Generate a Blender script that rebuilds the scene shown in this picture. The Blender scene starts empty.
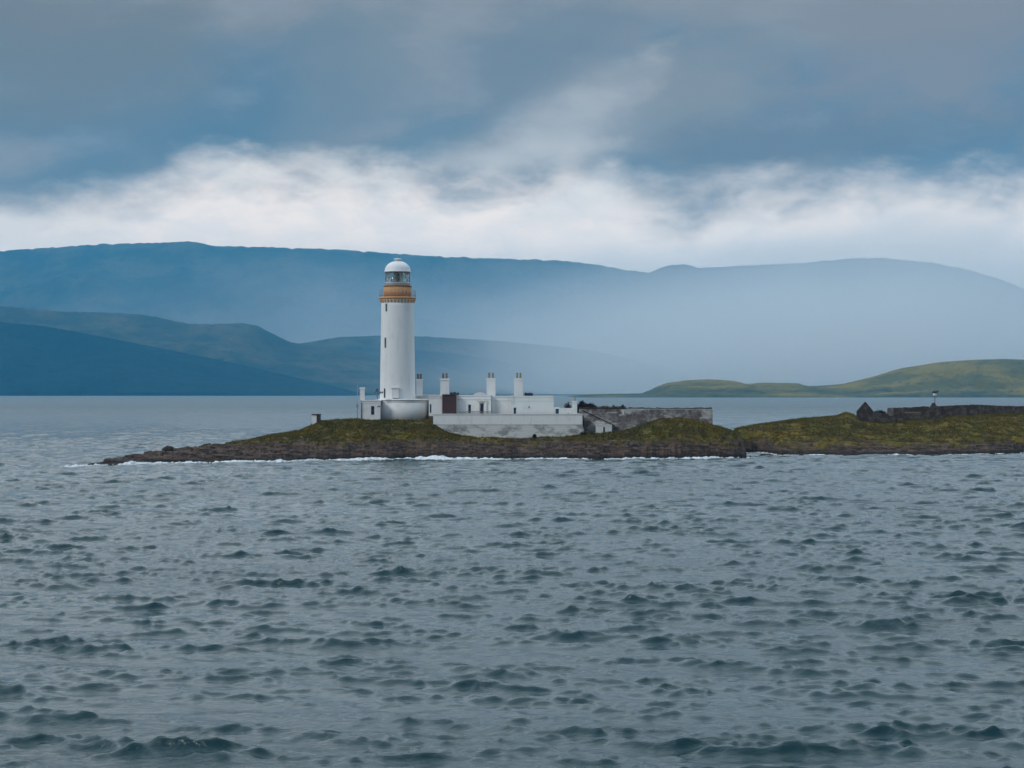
import bpy, bmesh, math, random
import numpy as np
from mathutils import Vector, Euler

random.seed(7)
rng = np.random.default_rng(11)
sc = bpy.context.scene
COL = sc.collection
R = math.radians

# ------------------------------------------------------------------ camera, sky, sun, exposure
F = 2000.0            # focal length in pixels of a 1024 wide frame
CH = 11.0             # the ferry deck above the water
HY = 392.0            # row of the sea horizon
cam_d = bpy.data.cameras.new('camera')
cam_d.sensor_width = 36.0
cam_d.lens = F * 36.0 / 1024.0
cam_d.clip_start = 0.5
cam_d.clip_end = 80000
cam = bpy.data.objects.new('camera', cam_d)
COL.objects.link(cam)
cam.location = (0, 0, CH)
cam.rotation_euler = (R(90) + math.atan((HY - 384.0) / F), 0, 0)
sc.camera = cam

SUN_TO = Vector((-0.66, -0.50, 0.56)).normalized()
SUN_EL = math.asin(SUN_TO.z)
SUN_AZ = math.atan2(SUN_TO.x, SUN_TO.y)
sun_d = bpy.data.lights.new('sun', 'SUN')
sun_d.energy = 1.15
sun_d.angle = R(14)
sun_d.color = (1.0, 0.96, 0.91)
sun = bpy.data.objects.new('sun', sun_d)
COL.objects.link(sun)
sun.rotation_euler = (-SUN_TO).to_track_quat('-Z', 'Y').to_euler()

world = bpy.data.worlds.new('World')
sc.world = world
world.use_nodes = True


class NT:
    """small helper round a node tree"""
    def __init__(s, nt):
        s.nt = nt; s.n = nt.nodes; s.l = nt.links
    def node(s, typ, **kw):
        o = s.n.new(typ)
        for k, v in kw.items():
            setattr(o, k, v)
        return o
    def put(s, sock, v):
        if isinstance(v, bpy.types.NodeSocket):
            s.l.new(v, sock)
        elif isinstance(v, (tuple, list)) and len(v) == 3 and sock.type == 'RGBA':
            sock.default_value = (v[0], v[1], v[2], 1)
        else:
            sock.default_value = v
    def math(s, op, a, b=None, c=None, clamp=False):
        o = s.node('ShaderNodeMath', operation=op, use_clamp=clamp)
        s.put(o.inputs[0], a)
        if b is not None: s.put(o.inputs[1], b)
        if c is not None: s.put(o.inputs[2], c)
        return o.outputs[0]
    def mix(s, f, a, b, mode='MIX'):
        o = s.node('ShaderNodeMix', data_type='RGBA', blend_type=mode, clamp_factor=True)
        s.put(o.inputs[0], f); s.put(o.inputs[6], a); s.put(o.inputs[7], b)
        return o.outputs[2]
    def rng(s, v, a, b, c=0.0, d=1.0, smooth=True):
        o = s.node('ShaderNodeMapRange', interpolation_type='SMOOTHSTEP' if smooth else 'LINEAR')
        o.clamp = True
        s.put(o.inputs[0], v); s.put(o.inputs[1], a); s.put(o.inputs[2], b); s.put(o.inputs[3], c); s.put(o.inputs[4], d)
        return o.outputs[0]
    def xyz(s, x, y, z):
        o = s.node('ShaderNodeCombineXYZ')
        s.put(o.inputs[0], x); s.put(o.inputs[1], y); s.put(o.inputs[2], z)
        return o.outputs[0]
    def noise(s, vec, scale, detail=4, rough=0.55, dist=0.0, typ='FBM'):
        o = s.node('ShaderNodeTexNoise', noise_dimensions='3D')
        o.noise_type = typ
        if vec is not None: s.l.new(vec, o.inputs['Vector'])
        o.inputs['Scale'].default_value = scale
        o.inputs['Detail'].default_value = detail
        o.inputs['Roughness'].default_value = rough
        o.inputs['Distortion'].default_value = dist
        return o.outputs['Fac']
    def mapping(s, vec, scale=(1, 1, 1), rot=(0, 0, 0), loc=(0, 0, 0)):
        o = s.node('ShaderNodeMapping')
        s.l.new(vec, o.inputs[0])
        o.inputs[1].default_value = loc; o.inputs[2].default_value = rot; o.inputs[3].default_value = scale
        return o.outputs[0]


def build_world():
    t = NT(world.node_tree)
    t.n.clear()
    out = t.node('ShaderNodeOutputWorld')
    bg = t.node('ShaderNodeBackground')
    STR = 0.1
    bg.inputs['Strength'].default_value = STR
    sky = t.node('ShaderNodeTexSky', sky_type='NISHITA')
    sky.sun_disc = False
    sky.sun_elevation = SUN_EL
    sky.sun_rotation = SUN_AZ
    K = 1.0 / STR
    def C(r, g, b):
        return (r * K, g * K, b * K)
    tc = t.node('ShaderNodeTexCoord')
    sep = t.node('ShaderNodeSeparateXYZ')
    t.l.new(tc.outputs['Generated'], sep.inputs[0])
    x, y, z = sep.outputs
    az = t.math('ARCTAN2', x, y)
    el = t.math('ARCSINE', z)
    p = t.xyz(az, t.math('MULTIPLY', el, 2.0), 0.37)
    # slanting streaks of the rain clouds
    pr = t.mapping(t.xyz(az, el, 0.8), scale=(1.0, 2.6, 1), rot=(0, 0, R(-28)))
    n_big = t.noise(pr, 5.5, 3, 0.5, 0.35)
    n_mid = t.noise(p, 16, 5, 0.55, 0.25)
    n_fine = t.noise(p, 40, 6, 0.6, 0.3)
    # ragged lower edge of the dark cloud deck, by compass direction
    fc = t.node('ShaderNodeFloatCurve')
    cm = fc.mapping
    pts = [(-900, 170), (-500, 190), (-150, 212), (0, 212), (90, 204), (170, 180), (230, 168), (330, 172), (420, 172), (500, 172),
           (560, 176), (612, 186), (650, 202), (700, 206), (760, 198), (850, 184), (920, 186), (1024, 186), (1300, 190), (1900, 175)]
    def U(px):
        return (math.atan((px - 512) / F) + 0.7) / 1.4
    def Vv(py):
        return math.atan((HY - py) / F) / 0.2
    cm.use_clip = False
    c = cm.curves[0]
    c.points[0].location = (0.0, Vv(180)); c.points[1].location = (1.0, Vv(180))
    for px, py in pts:
        c.points.new(U(px), Vv(py))
    cm.update()
    u = t.math('MULTIPLY_ADD', az, 1 / 1.4, 0.5)
    t.put(fc.inputs['Value'], u)
    edge = t.math('MULTIPLY', fc.outputs[0], 0.2)
    wob = t.math('ADD', t.math('MULTIPLY_ADD', n_mid, 0.060, -0.030), t.math('MULTIPLY_ADD', n_fine, 0.020, -0.010))
    h = t.math('SUBTRACT', t.math('ADD', el, wob), edge)
    dark = t.rng(h, -0.021, 0.014)
    # second, softer patch of brighter cloud showing in the deck
    def CD(r, g, b):
        return C(r + 0.014, g - 0.012, b - 0.036)
    deck = t.mix(t.rng(n_big, 0.36, 0.54), CD(0.105, 0.172, 0.240), CD(0.225, 0.238, 0.252))
    deck = t.mix(t.math('MULTIPLY', t.rng(n_mid, 0.44, 0.68), 0.45), deck, CD(0.29, 0.30, 0.315))
    # larger masses of the rain cloud, each a soft ragged lobe in its own direction
    dirv = t.xyz(az, el, 0.0)
    def lobe(base, px, py, rx, ry, rot, col, amt, soft=1.25):
        mp = t.node('ShaderNodeMapping', vector_type='TEXTURE')
        t.l.new(dirv, mp.inputs[0])
        mp.inputs['Location'].default_value = (math.atan((px - 512) / F), math.atan((HY - py) / F), 0)
        mp.inputs['Rotation'].default_value = (0, 0, R(rot))
        mp.inputs['Scale'].default_value = (rx / F, ry / F, 1)
        ln = t.node('ShaderNodeVectorMath', operation='LENGTH'); t.l.new(mp.outputs[0], ln.inputs[0])
        rr = t.math('ADD', ln.outputs['Value'], t.math('ADD', t.math('MULTIPLY_ADD', n_mid, 2.0, -1.0), t.math('MULTIPLY_ADD', n_fine, 0.9, -0.45)))
        return t.mix(t.rng(rr, 0.25, soft, amt, 0.0), base, col)
    deck = lobe(deck, 60, 50, 190, 110, 0, CD(0.150, 0.165, 0.170), 0.85)
    deck = lobe(deck, 120, 165, 190, 40, 14, CD(0.100, 0.160, 0.215), 0.8)
    deck = lobe(deck, 255, 120, 130, 50, 38, CD(0.082, 0.150, 0.215), 0.9)
    deck = lobe(deck, 350, 75, 60, 130, -40, CD(0.165, 0.200, 0.225), 0.75)
    deck = lobe(deck, 430, 140, 90, 30, 20, CD(0.125, 0.185, 0.235), 0.8)
    deck = lobe(deck, 540, 50, 120, 60, 30, CD(0.100, 0.150, 0.200), 0.45)
    deck = lobe(deck, 690, 95, 120, 60, 30, CD(0.220, 0.230, 0.235), 0.85)
    deck = lobe(deck, 820, 140, 210, 36, 4, CD(0.125, 0.150, 0.185), 0.85)
    deck = lobe(deck, 930, 40, 160, 90, 10, CD(0.215, 0.215, 0.230), 0.9)
    deck = lobe(deck, 565, 132, 110, 42, 28, C(0.48, 0.45, 0.42), 0.85, 1.4)
    deck = lobe(deck, 500, 160, 120, 24, 6, C(0.62, 0.57, 0.51), 0.8, 1.4)
    deck = lobe(deck, 625, 172, 55, 24, 0, CD(0.15, 0.19, 0.23), 0.9)
    band = t.mix(t.rng(n_mid, 0.30, 0.62), C(1.06, 0.93, 0.80), C(1.36, 1.12, 0.93))
    band = t.mix(t.rng(n_fine, 0.40, 0.66, 0.0, 0.5), band, C(1.0, 0.91, 0.83))
    low = t.rng(el, 0.055, 0.088, 1.0, 0.0)
    band = t.mix(t.math('MULTIPLY', low, 0.65), band, C(1.10, 0.98, 0.86))
    cl = t.mix(dark, band, deck)
    # the rest of the overcast: unseen, brightened overhead to light the water, dimmed behind
    n_o = t.noise(tc.outputs['Generated'], 2.2, 5, 0.55, 0.3)
    over = t.mix(t.rng(n_o, 0.35, 0.65), C(0.74, 0.90, 1.04), C(1.34, 1.43, 1.50))
    cl = t.mix(t.rng(el, 0.196, 0.34), cl, over)
    behind = t.rng(y, 0.30, -0.40, 0.0, 1.0)
    cl = t.mix(behind, cl, t.mix(t.rng(n_o, 0.35, 0.65), C(0.20, 0.26, 0.33), C(0.36, 0.42, 0.48)))
    cover = t.mix(0.96, sky.outputs[0], cl)
    t.l.new(cover, bg.inputs['Color'])
    t.l.new(bg.outputs[0], out.inputs['Surface'])


build_world()
sc.view_settings.view_transform = 'Standard'
sc.view_settings.look = 'None'
sc.view_settings.exposure = 0.15
sc.view_settings.gamma = 1.0
sc.view_settings.use_curve_mapping = False
sc.render.engine = 'CYCLES'
sc.cycles.use_denoising = True
sc.cycles.max_bounces = 22
sc.cycles.diffuse_bounces = 2
sc.cycles.glossy_bounces = 2
sc.cycles.transmission_bounces = 4
sc.cycles.volume_bounces = 20
sc.cycles.transparent_max_bounces = 48
sc.cycles.caustics_reflective = False
sc.cycles.caustics_refractive = False
sc.render.film_transparent = False


# ------------------------------------------------------------------ helpers
def cx(px, d): return (px - 512.0) / F * d
def cz(py, d): return CH - (py - HY) / F * d


def tag(o, label=None, cat=None, group=None, kind=None):
    if label: o['label'] = label
    if cat: o['category'] = cat
    if group: o['group'] = group
    if kind: o['kind'] = kind
    return o


def thing(name, label, cat, loc, group=None):
    o = bpy.data.objects.new(name, None)
    COL.objects.link(o)
    o.location = loc
    o.empty_display_size = 0.3
    return tag(o, label, cat, group)


def world_loc(o):
    v = Vector((0, 0, 0))
    while o is not None:
        v = v + o.location
        o = o.parent
    return v


class MB:
    """collects shapes given in world coordinates"""
    def __init__(s):
        s.v = []; s.f = []; s.smooth = []
    def add(s, vs, fs, smooth=False):
        b = len(s.v)
        s.v += [tuple(p) for p in vs]
        for f in fs:
            s.f.append([i + b for i in f]); s.smooth.append(smooth)
    def box(s, x0, x1, y0, y1, z0, z1):
        vs = [(x0, y0, z0), (x1, y0, z0), (x1, y1, z0), (x0, y1, z0), (x0, y0, z1), (x1, y0, z1), (x1, y1, z1), (x0, y1, z1)]
        s.add(vs, [(0, 3, 2, 1), (4, 5, 6, 7), (0, 1, 5, 4), (1, 2, 6, 5), (2, 3, 7, 6), (3, 0, 4, 7)])
        return s
    def prism(s, poly, y0, y1):
        """polygon in x,z (counter clockwise seen from the front) pushed from y0 back to y1"""
        n = len(poly)
        vs = [(x, y0, z) for x, z in poly] + [(x, y1, z) for x, z in poly]
        fs = [tuple(range(n)), tuple(range(2 * n - 1, n - 1, -1))]
        for i in range(n):
            j = (i + 1) % n
            fs.append((i, i + n, j + n, j))
        s.add(vs, fs)
        return s
    def lathe(s, cxx, cyy, prof, n=48, cap=True, smooth=True, a0=0.0, a1=2 * math.pi):
        full = abs(a1 - a0 - 2 * math.pi) < 1e-6
        m = n if full else n + 1
        vs = []
        for r, z in prof:
            for k in range(m):
                a = a0 + (a1 - a0) * k / n
                vs.append((cxx + r * math.cos(a), cyy + r * math.sin(a), z))
        fs = []
        for i in range(len(prof) - 1):
            for k in range(n):
                k2 = (k + 1) % m
                fs.append((i * m + k, i * m + k2, (i + 1) * m + k2, (i + 1) * m + k))
        s.add(vs, fs, smooth)
        if cap and full:
            b = len(s.v) - len(vs)
            for i, rev in ((0, True), (len(prof) - 1, False)):
                if prof[i][0] > 1e-4:
                    ring = [b + i * m + k for k in range(m)]
                    s.f.append(ring[::-1] if rev else ring); s.smooth.append(False)
        return s
    def tube(s, p, q, r, n=8, r2=None):
        p = Vector(p); q = Vector(q); r2 = r if r2 is None else r2
        d = (q - p).normalized()
        a = d.orthogonal().normalized(); b = d.cross(a)
        vs = []
        for c_, rr in ((p, r), (q, r2)):
            for k in range(n):
                t = 2 * math.pi * k / n
                vs.append(c_ + (a * math.cos(t) + b * math.sin(t)) * rr)
        fs = [(k, (k + 1) % n, n + (k + 1) % n, n + k) for k in range(n)]
        fs += [tuple(range(n))[::-1], tuple(range(n, 2 * n))]
        s.add(vs, fs, True)
        return s
    def build(s, name, mat, parent=None, origin=None, bevel=0.0):
        me = bpy.data.meshes.new(name)
        o = bpy.data.objects.new(name, me)
        COL.objects.link(o)
        if parent is not None:
            base = world_loc(parent)
            o.parent = parent
        elif origin is not None:
            base = Vector(origin); o.location = base
        else:
            base = Vector((0, 0, 0))
        if parent is not None and origin is not None:
            o.location = Vector(origin) - base
            base = Vector(origin)
        me.from_pydata([(x - base.x, y - base.y, z - base.z) for x, y, z in s.v], [], s.f)
        me.polygons.foreach_set('use_smooth', s.smooth)
        me.update()
        bm = bmesh.new(); bm.from_mesh(me)
        bmesh.ops.recalc_face_normals(bm, faces=bm.faces)
        bm.to_mesh(me); bm.free()
        me.materials.append(mat)
        if bevel > 0:
            m = o.modifiers.new('bevel', 'BEVEL'); m.width = bevel; m.segments = 2; m.limit_method = 'ANGLE'
        return o


def wall_boxes(mb, x0, x1, y0, y1, z0, z1, holes):
    """front wall of a building with real openings: holes are (xa, xb, za, zb)"""
    xs = sorted({x0, x1, *[h[0] for h in holes], *[h[1] for h in holes]})
    for a, b in zip(xs[:-1], xs[1:]):
        hs = sorted([h for h in holes if h[0] <= a + 1e-6 and h[1] >= b - 1e-6], key=lambda h: h[2])
        z = z0
        for h in hs:
            if h[2] > z + 1e-6: mb.box(a, b, y0, y1, z, h[2])
            z = h[3]
        if z < z1 - 1e-6: mb.box(a, b, y0, y1, z, z1)


# numpy gradient noise
_perm = rng.permutation(512)
_perm = np.concatenate([_perm, _perm, _perm])
_ga = rng.uniform(0, 2 * math.pi, 512)
_gx, _gy = np.cos(_ga), np.sin(_ga)
def perlin(x, y):
    x = np.asarray(x, float); y = np.asarray(y, float)
    xi = np.floor(x).astype(np.int64); yi = np.floor(y).astype(np.int64)
    xf = x - xi; yf = y - yi
    def g(ix, iy, dx, dy):
        h = _perm[(_perm[ix & 511] + iy) & 511] & 511
        return _gx[h] * dx + _gy[h] * dy
    u = xf * xf * xf * (xf * (xf * 6 - 15) + 10); v = yf * yf * yf * (yf * (yf * 6 - 15) + 10)
    n00 = g(xi, yi, xf, yf); n10 = g(xi + 1, yi, xf - 1, yf)
    n01 = g(xi, yi + 1, xf, yf - 1); n11 = g(xi + 1, yi + 1, xf - 1, yf - 1)
    return (n00 * (1 - u) + n10 * u) * (1 - v) + (n01 * (1 - u) + n11 * u) * v
def fbm(x, y, o=4, rough=0.5):
    s = 0; a = 1.0; f = 1.0
    for i in range(o):
        s = s + a * perlin(x * f + 17.3 * i, y * f - 9.1 * i); a *= rough; f *= 2.03
    return s
def ridged(x, y, o=4, rough=0.5):
    s = 0; a = 1.0; f = 1.0
    for i in range(o):
        s = s + a * (1 - 2 * np.abs(perlin(x * f + 7.7 * i, y * f + 3.1 * i))); a *= rough; f *= 2.1
    return s
def sstep(a, b, x):
    t = np.clip((x - a) / (b - a), 0, 1)
    return t * t * (3 - 2 * t)


def grid_mesh(name, X, Y, Z, mat, keep=None, smooth=True):
    """mesh from 2-D arrays; keep is an optional face mask"""
    nr, nc = X.shape
    co = np.stack([X, Y, Z], -1).reshape(-1, 3).astype(np.float32)
    i = np.arange(nr * nc).reshape(nr, nc)
    q = np.stack([i[:-1, :-1], i[:-1, 1:], i[1:, 1:], i[1:, :-1]], -1).reshape(-1, 4)
    if keep is not None:
        q = q[keep.reshape(-1)]
        used = np.unique(q)
        re = -np.ones(nr * nc, np.int64); re[used] = np.arange(len(used))
        q = re[q]; co = co[used]
    return raw_mesh(name, co, q, mat, smooth)


def raw_mesh(name, co, q, mat, smooth=True):
    me = bpy.data.meshes.new(name)
    k = q.shape[1]
    me.vertices.add(len(co)); me.vertices.foreach_set('co', np.ascontiguousarray(co, np.float32).ravel())
    me.loops.add(q.size); me.loops.foreach_set('vertex_index', q.astype(np.int32).ravel())
    me.polygons.add(len(q))
    me.polygons.foreach_set('loop_start', np.arange(0, q.size, k, dtype=np.int32))
    me.polygons.foreach_set('loop_total', np.full(len(q), k, np.int32))
    me.polygons.foreach_set('use_smooth', np.full(len(q), smooth))
    me.update(calc_edges=True)
    o = bpy.data.objects.new(name, me)
    COL.objects.link(o)
    me.materials.append(mat)
    return o


# ------------------------------------------------------------------ materials
def new_mat(name):
    m = bpy.data.materials.new(name)
    m.use_nodes = True
    t = NT(m.node_tree)
    b = t.n['Principled BSDF']
    return m, t, b


def bump(t, b, h, strength, dist=0.05):
    n = t.node('ShaderNodeBump')
    n.inputs['Strength'].default_value = strength
    n.inputs['Distance'].default_value = dist
    t.l.new(h, n.inputs['Height'])
    t.l.new(n.outputs[0], b.inputs['Normal'])


def geo_pos(t):
    return t.node('ShaderNodeNewGeometry').outputs['Position']


def paint_mat(name, col, stain, amount=0.4, rough=0.75):
    m, t, b = new_mat(name)
    p = geo_pos(t)
    streak = t.noise(t.mapping(p, scale=(1.6, 1.6, 0.22)), 1.0, 5, 0.6)
    blot = t.noise(p, 0.45, 4, 0.6)
    f = t.math('MULTIPLY', t.math('ADD', t.rng(streak, 0.50, 0.78), t.rng(blot, 0.5, 0.8)), amount)
    t.put(b.inputs['Base Color'], t.mix(f, col, stain))
    b.inputs['Roughness'].default_value = rough
    bump(t, b, t.noise(p, 5, 4, 0.6), 0.35, 0.03)
    return m


def simple_mat(name, col, rough=0.6, metal=0.0, var=0.25, scale=3.0):
    m, t, b = new_mat(name)
    p = geo_pos(t)
    n = t.noise(p, scale, 4, 0.6)
    dark = tuple(c * (1 - var) for c in col); lite = tuple(min(1, c * (1 + var)) for c in col)
    t.put(b.inputs['Base Color'], t.mix(n, dark, lite))
    b.inputs['Roughness'].default_value = rough
    b.inputs['Metallic'].default_value = metal
    return m


M = {}
M['white'] = paint_mat('white_lime_paint', (0.80, 0.80, 0.79), (0.50, 0.49, 0.45), 0.45)
M['tower_white'] = paint_mat('tower_white_paint', (0.80, 0.80, 0.79), (0.55, 0.54, 0.50), 0.42)
M['grey_white'] = paint_mat('weathered_shaded_white', (0.68, 0.70, 0.68), (0.44, 0.46, 0.44), 0.5)  # greyer white; on the end cottage the grey is painted shade
M['cream'] = paint_mat('cream_trim_paint', (0.75, 0.72, 0.66), (0.6, 0.56, 0.5), 0.4)
M['ochre'] = paint_mat('ochre_paint', (0.62, 0.31, 0.12), (0.40, 0.18, 0.075), 0.5, 0.6)
M['pane'] = simple_mat('dark_window_glass', (0.02, 0.025, 0.035), 0.12)
M['frame_grey'] = simple_mat('grey_frame_paint', (0.16, 0.17, 0.18), 0.5)
M['brown'] = simple_mat('red_brown_boards', (0.058, 0.027, 0.025), 0.7, 0, 0.5)
M['dark'] = simple_mat('dark_slate', (0.03, 0.03, 0.032), 0.7)
M['metal'] = simple_mat('galvanised_metal', (0.35, 0.37, 0.39), 0.45, 0.5)
M['blue_door'] = simple_mat('blue_door_paint', (0.008, 0.045, 0.13), 0.5)
M['navy_door'] = simple_mat('navy_door_paint', (0.02, 0.025, 0.06), 0.5)
M['clay'] = simple_mat('clay_pot', (0.19, 0.12, 0.085), 0.8)
M['buff'] = simple_mat('buff_clay_pot', (0.30, 0.24, 0.16), 0.8)
M['roof_white'] = simple_mat('painted_roof_lead', (0.62, 0.60, 0.60), 0.6)


def stone_mat(name, a, b_, c, mortar, lime=None, scale=1.0):
    m, t, b = new_mat(name)
    p = geo_pos(t)
    br = t.node('ShaderNodeTexBrick')
    wob = t.node('ShaderNodeVectorMath', operation='ADD')
    nn = t.node('ShaderNodeTexNoise'); nn.inputs['Scale'].default_value = 2.0
    t.l.new(p, nn.inputs['Vector'])
    sc_ = t.node('ShaderNodeVectorMath', operation='SCALE'); sc_.inputs['Scale'].default_value = 0.25
    t.l.new(nn.outputs['Color'], sc_.inputs[0])
    pm = t.mapping(p, rot=(R(90), 0, 0))
    t.l.new(pm, wob.inputs[0]); t.l.new(sc_.outputs[0], wob.inputs[1])
    t.l.new(wob.outputs[0], br.inputs['Vector'])
    br.inputs['Scale'].default_value = 1.0 / scale
    br.inputs['Brick Width'].default_value = 0.7; br.inputs['Row Height'].default_value = 0.34
    br.inputs['Mortar Size'].default_value = 0.03
    t.put(br.inputs['Color1'], a); t.put(br.inputs['Color2'], b_); t.put(br.inputs['Mortar'], mortar)
    col = t.mix(t.rng(t.noise(p, 0.9, 6, 0.7), 0.38, 0.58), br.outputs['Color'], c)
    if lime:
        n2 = t.noise(t.mapping(p, scale=(0.5, 0.5, 1.0)), 0.55, 6, 0.68)
        col = t.mix(t.rng(n2, lime[1], lime[2]), col, lime[0])
    t.put(b.inputs['Base Color'], col)
    b.inputs['Roughness'].default_value = 0.9
    bump(t, b, t.math('ADD', t.math('MULTIPLY', br.outputs['Fac'], -0.7), t.noise(p, 3, 5, 0.6)), 0.6, 0.08)
    return m


M['stone'] = stone_mat('grey_rubble_stone', (0.20, 0.19, 0.185), (0.30, 0.285, 0.27), (0.13, 0.10, 0.10), (0.34, 0.33, 0.31),
                       ((0.50, 0.49, 0.46), 0.50, 0.62))
M['limewash'] = stone_mat('weathered_limewash', (0.32, 0.32, 0.31), (0.42, 0.42, 0.40), (0.27, 0.28, 0.27), (0.5, 0.5, 0.47),
                          ((0.68, 0.69, 0.66), 0.36, 0.52))
M['dark_stone'] = stone_mat('dark_ruin_stone', (0.070, 0.054, 0.046), (0.135, 0.105, 0.090), (0.045, 0.034, 0.028), (0.11, 0.09, 0.08))


def land_mat(name, rock_top=2.7, blend=0.9, gold=(0.150, 0.110, 0.014), green=(0.074, 0.074, 0.011)):
    m, t, b = new_mat(name)
    g = t.node('ShaderNodeNewGeometry')
    p = g.outputs['Position']
    sx = t.node('ShaderNodeSeparateXYZ'); t.l.new(p, sx.inputs[0])
    nz = t.node('ShaderNodeSeparateXYZ'); t.l.new(g.outputs['Normal'], nz.inputs[0])
    nb = t.noise(p, 0.16, 5, 0.6); nm = t.noise(p, 0.7, 5, 0.65); nf = t.noise(p, 3.0, 4, 0.65)
    grass = t.mix(t.rng(nb, 0.38, 0.60), green, gold)
    grass = t.mix(t.rng(t.noise(t.mapping(p, scale=(0.45, 1, 1.6)), 0.32, 5, 0.6), 0.44, 0.58), grass, (0.062, 0.042, 0.010))
    grass = t.mix(t.rng(nm, 0.50, 0.66), grass, (0.040, 0.032, 0.008))
    grass = t.mix(t.rng(nf, 0.56, 0.72, 0, 0.35), grass, (0.15, 0.115, 0.040))
    strata = t.noise(t.mapping(p, scale=(0.5, 0.5, 3.0), rot=(0, R(6), 0)), 1.0, 6, 0.65)
    rock = t.mix(t.rng(strata, 0.40, 0.60), (0.024, 0.017, 0.014), (0.115, 0.075, 0.056))
    rock = t.mix(t.rng(nm, 0.48, 0.66), rock, (0.050, 0.036, 0.032))
    rock = t.mix(t.rng(nf, 0.58, 0.70), rock, (0.20, 0.165, 0.145))
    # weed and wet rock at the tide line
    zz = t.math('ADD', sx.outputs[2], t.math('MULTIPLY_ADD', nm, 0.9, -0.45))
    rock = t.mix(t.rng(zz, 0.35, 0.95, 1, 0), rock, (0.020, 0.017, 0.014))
    hz = t.math('ADD', sx.outputs[2], t.math('MULTIPLY_ADD', nm, 3.4, -1.7))
    hz = t.math('ADD', hz, t.math('MULTIPLY_ADD', nb, 4.4, -2.2))
    f = t.rng(hz, rock_top - blend, rock_top + blend)
    f = t.math('MULTIPLY', f, t.rng(nz.outputs[2], 0.42, 0.66))
    t.put(b.inputs['Base Color'], t.mix(f, rock, grass))
    b.inputs['Roughness'].default_value = 0.9
    b.inputs['Specular IOR Level'].default_value = 0.25
    h = t.math('ADD', t.math('MULTIPLY', t.noise(p, 1.6, 6, 0.7), 1.0), t.math('MULTIPLY', strata, 0.8))
    bump(t, b, h, 0.8, 0.25)
    return m


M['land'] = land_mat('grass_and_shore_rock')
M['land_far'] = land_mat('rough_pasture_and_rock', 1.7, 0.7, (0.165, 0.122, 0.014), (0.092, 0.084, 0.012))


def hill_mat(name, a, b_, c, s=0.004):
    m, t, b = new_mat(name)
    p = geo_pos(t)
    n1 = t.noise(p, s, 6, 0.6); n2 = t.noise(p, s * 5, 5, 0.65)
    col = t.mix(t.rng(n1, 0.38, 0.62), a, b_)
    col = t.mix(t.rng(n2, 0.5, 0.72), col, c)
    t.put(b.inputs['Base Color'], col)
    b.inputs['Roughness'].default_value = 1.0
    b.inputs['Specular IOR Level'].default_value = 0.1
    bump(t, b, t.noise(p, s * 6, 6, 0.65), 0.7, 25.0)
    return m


M['hill_near'] = hill_mat('haze_blue_wooded_hill', (0.004, 0.030, 0.050), (0.008, 0.038, 0.054), (0.003, 0.024, 0.044))  # blue of the haze mixed into the base colour of the woods
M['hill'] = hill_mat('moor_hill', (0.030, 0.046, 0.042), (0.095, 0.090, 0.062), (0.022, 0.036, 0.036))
def headland_mat(name):
    m, t, b = new_mat(name)
    p = geo_pos(t)
    sx = t.node('ShaderNodeSeparateXYZ'); t.l.new(p, sx.inputs[0])
    n1 = t.noise(p, 0.0075, 6, 0.6); n2 = t.noise(p, 0.035, 5, 0.65); n3 = t.noise(p, 0.004, 3, 0.5)
    col = t.mix(t.rng(n1, 0.40, 0.60), (0.215, 0.165, 0.034), (0.115, 0.104, 0.028))
    col = t.mix(t.rng(n2, 0.50, 0.70), col, (0.075, 0.072, 0.030))
    # darker green low along the shore, broken by noise, pasture colours above
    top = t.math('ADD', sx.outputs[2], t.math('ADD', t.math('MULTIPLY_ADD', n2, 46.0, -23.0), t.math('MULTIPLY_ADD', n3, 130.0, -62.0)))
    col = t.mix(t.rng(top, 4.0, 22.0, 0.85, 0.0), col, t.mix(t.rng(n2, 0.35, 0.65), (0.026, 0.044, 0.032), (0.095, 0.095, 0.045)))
    t.put(b.inputs['Base Color'], col)
    b.inputs['Roughness'].default_value = 1.0
    b.inputs['Specular IOR Level'].default_value = 0.1
    bump(t, b, t.noise(p, 0.05, 6, 0.65), 0.8, 8.0)
    return m


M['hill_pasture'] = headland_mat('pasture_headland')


def sea_mat():
    m, t, b = new_mat('sea_water')
    p = geo_pos(t)
    big = t.noise(t.mapping(p, scale=(0.6, 1.0, 1)), 0.02, 4, 0.6)
    t.put(b.inputs['Base Color'], t.mix(big, (0.009, 0.040, 0.051), (0.013, 0.054, 0.066)))
    b.inputs['Roughness'].default_value = 0.10
    b.inputs['IOR'].default_value = 1.333
    r1 = t.noise(t.mapping(p, scale=(0.8, 1.5, 1), rot=(0, 0, R(12))), 3.4, 5, 0.65, 0.6)
    r2 = t.noise(t.mapping(p, scale=(0.7, 1.0, 1), rot=(0, 0, R(-9))), 0.45, 4, 0.6, 0.4)
    gust = t.noise(t.mapping(p, scale=(0.5, 1.0, 1)), 0.03, 4, 0.6)
    h = t.math('ADD', t.math('MULTIPLY', r1, 0.040), t.math('MULTIPLY', r2, 0.06))
    h = t.math('MULTIPLY', h, t.rng(gust, 0.35, 0.65, 0.55, 1.25))
    un = t.node('ShaderNodeAttribute', attribute_name='unresolved').outputs['Fac']
    r3 = t.noise(t.mapping(p, scale=(0.55, 1.0, 1), rot=(0, 0, R(8))), 0.14, 6, 0.7, 0.5)
    h = t.math('ADD', h, t.math('MULTIPLY', t.math('MULTIPLY', r3, un), 2.4))
    t.put(b.inputs['Roughness'], t.math('MULTIPLY_ADD', un, 0.22, 0.10))
    bump(t, b, h, 0.9, 1.0)
    return m


M['sea'] = sea_mat()


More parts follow.
